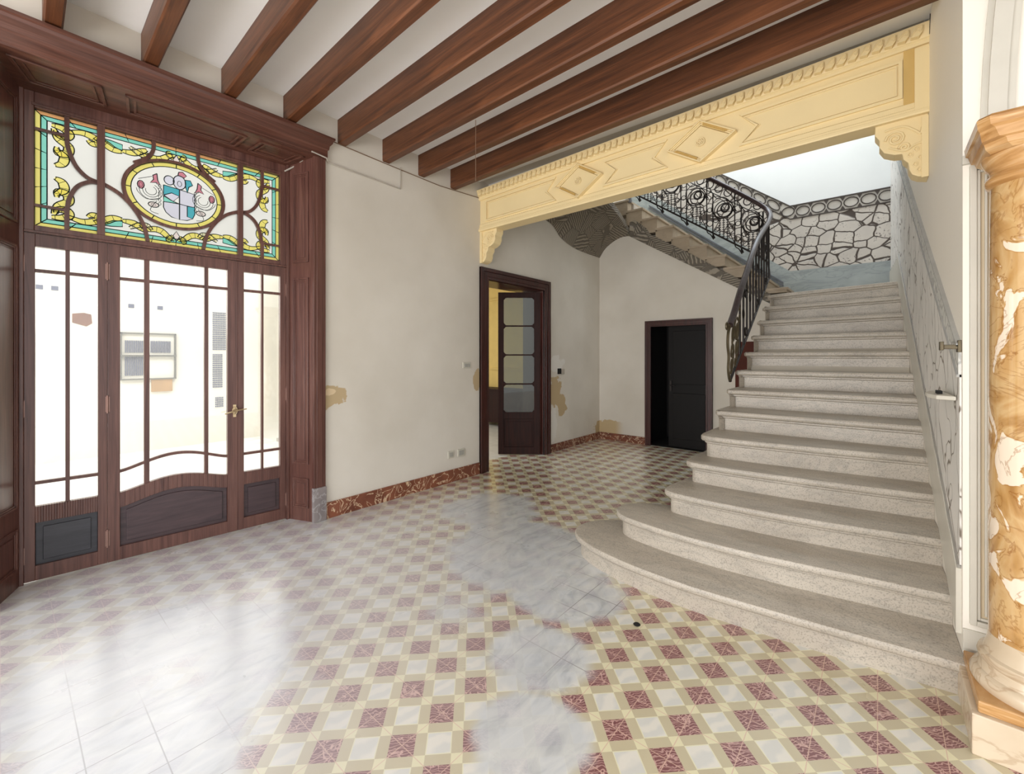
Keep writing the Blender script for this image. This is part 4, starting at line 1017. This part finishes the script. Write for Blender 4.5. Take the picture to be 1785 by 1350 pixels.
# ================================================================== SMALL WALL FITTINGS
def plate(name, y0, y1, z0, z1, label, cat, toggle=True):
    t = thing(name, (XW, (y0+y1)/2, z0), label, cat)
    MB().box(XW, XW+.012, y0, y1, z0, z1).build('plate', 'white_plastic', t, bevel=.003)
    if toggle:
        MB().box(XW+.012, XW+.018, y0+.02, (y0+y1)/2-.003, z0+.018, z1-.018).build('button', 'grey_plastic', t, bevel=.002)
        MB().box(XW+.012, XW+.018, (y0+y1)/2+.003, y1-.02, z0+.018, z1-.018).build('button', 'grey_plastic', t, bevel=.002)
    else:
        MB().box(XW+.012, XW+.015, y0+.018, y1-.018, z0+.018, z1-.018).build('socket_insert', 'grey_plastic', t, bevel=.002)
plate('light_switch', 3.67, 3.805, 1.355, 1.43, 'ivory double light switch on the white wall left of the open door', 'switch')
plate('wall_socket', 3.43, 3.525, .285, .372, 'left of the two low wall sockets above the red marble baseboard', 'socket', False)
plate('wall_socket', 3.585, 3.7, .278, .372, 'right of the two low wall sockets, nearer the open door', 'socket', False)
bx_ = thing('junction_box', (XW, 5.79, 1.24), 'open black junction box in damaged plaster right of the open door', 'junction box')
MB().box(XW, XW+.012, 5.74, 5.83, 1.22, 1.31).build('box', 'black', bx_); MB().box(XW, XW+.01, 5.84, 5.93, 1.215, 1.30).build('cover', 'cable', bx_)
# cables
m = MB(); m.tube([W(1.60, .03, 3.2), (-4.1, 1.77, 3.27), (-3.86, 1.80, 3.335), (-3.855, 1.93, 3.32), (-3.885, 1.96, 3.3), (-3.892, 2.76, 3.29)], .007, 6)
m.tube([(-3.892, 2.76, 3.29), (-3.892, 2.76, 3.52)], .005, 6); tag(m.build('wall_cable', 'cable'), 'pale cable running from the window casing corner along the white wall', 'cable')
m = MB(); m.tube([(-3.892, 1.97, 3.515), (-3.892, 2.6, 3.50), (-3.892, 3.3, 3.49), (-3.892, 3.95, 3.53)], .005, 6); tag(m.build('wall_cable', 'cord'), 'thin cable clipped under the ends of the ceiling beams', 'cable')
m = MB(); m.tube([(-2.1, 2.56, 3.74), (-2.1, 2.56, 2.93)], .003, 5)
m = MB(); m.tube([(-2.62, 2.62, 3.52), (-2.62, 2.62, 3.0)], .003, 5); tag(m.build('ceiling_cord', 'cord'), 'thin cord hanging straight down from a ceiling beam', 'cord')
m = MB(); m.tube([(.24, 3.93, 3.69), (.1, 3.94, 3.67), (-.15, 3.95, 3.665)], .004, 5); m.tube([(.262, 3.9, 3.73), (.262, 3.94, 3.62)], .003, 5); tag(m.build('wall_cable', 'black'), 'loose dark wire at the right end of the ochre beam', 'cable')
# small black thing lying on the tiles
m = MB(); m.lathe(-1.027, 2.296, [(.004, .0), (.017, .001), (.02, .004), (.015, .008), (.004, .009)], 14)
tag(m.build('floor_plug', 'black', smooth=True), 'tiny dark plug on the tiles in front of the bottom step', 'plug')

# ================================================================== PATIO BUILDING
BL = thing('building', (-9.2, 1.5, 0), 'pale rendered building across the patio behind the glazed doors', 'building')
MB().box(-9.4, -9.0, -6, 9, -.5, 4.2).build('facade', 'facade', BL)
def shutterwin(y0, y1, z0, z1):
    m = MB(); m.box(-9.0, -8.95, y0, y1, z1-.02, z1); m.box(-9.0, -8.95, y1-.02, y1, z0, z1); m.box(-9.0, -8.95, y0, y0+.02, z0, z1); m.box(-9, -8.93, y0, y1, (z0+z1)/2-.015, (z0+z1)/2+.012); m.box(-9, -8.94, y0, y1, z0-.02, z0)
    wn = m.build('window', 'slatframe', BL)
    m = MB()
    n = 26
    for i in range(n):
        y = y0+.06+(y1-y0-.12)*i/n
        if .44 < i/n < .53: continue
        m.box(-8.995, -8.98, y, y+.012, (z0+z1)/2+.05, (z0+z1)/2+.24); 
        if i < n*.45: m.box(-8.995, -8.98, y, y+.012, z0+.05, z0+.36)
    m.build('shutter', 'slat', wn); MB().box(-9, -8.96, (y0+y1)/2+.03, y1-.05, z0-.22, z0-.02).build('apron', 'ochre_panel', wn)
shutterwin(1.2, 1.9, 1.15, 1.88)
for (y0, z0, n, q) in ((2.43, 1.62, 18, 8), (2.43, .95, 16, 6), (2.47, .6, 5, 5)):
    m = MB()
    for i in range(n):
        for j in range(q):
            m.box(-9, -8.985, y0+j*.026, y0+j*.026+.016, z0+i*.038, z0+i*.038+.024)
    m.build('vent_grille', 'slat', BL)
m = MB(); m.prism([(.68, 2.13), (.8, 2.15), (.88, 2.13), (.89, 2.0), (.83, 1.95), (.68, 2.0)], -9.0, -8.99, 'x'); m.build('bare_patch', 'rust', BL)
for (y, z) in ((1.3, 2.27), (1.66, 2.27), (.32, 2.45), (.47, 2.45)): MB().box(-9, -8.99, y, y+.07, z, z+.06).build('vent', 'slat', BL)
struct(MB().box(-9.0, -4.3, -6, 3.2, -.2, -.02), 'floor_patio', simple('patio_paving', rgb(236, 234, 226), .7))
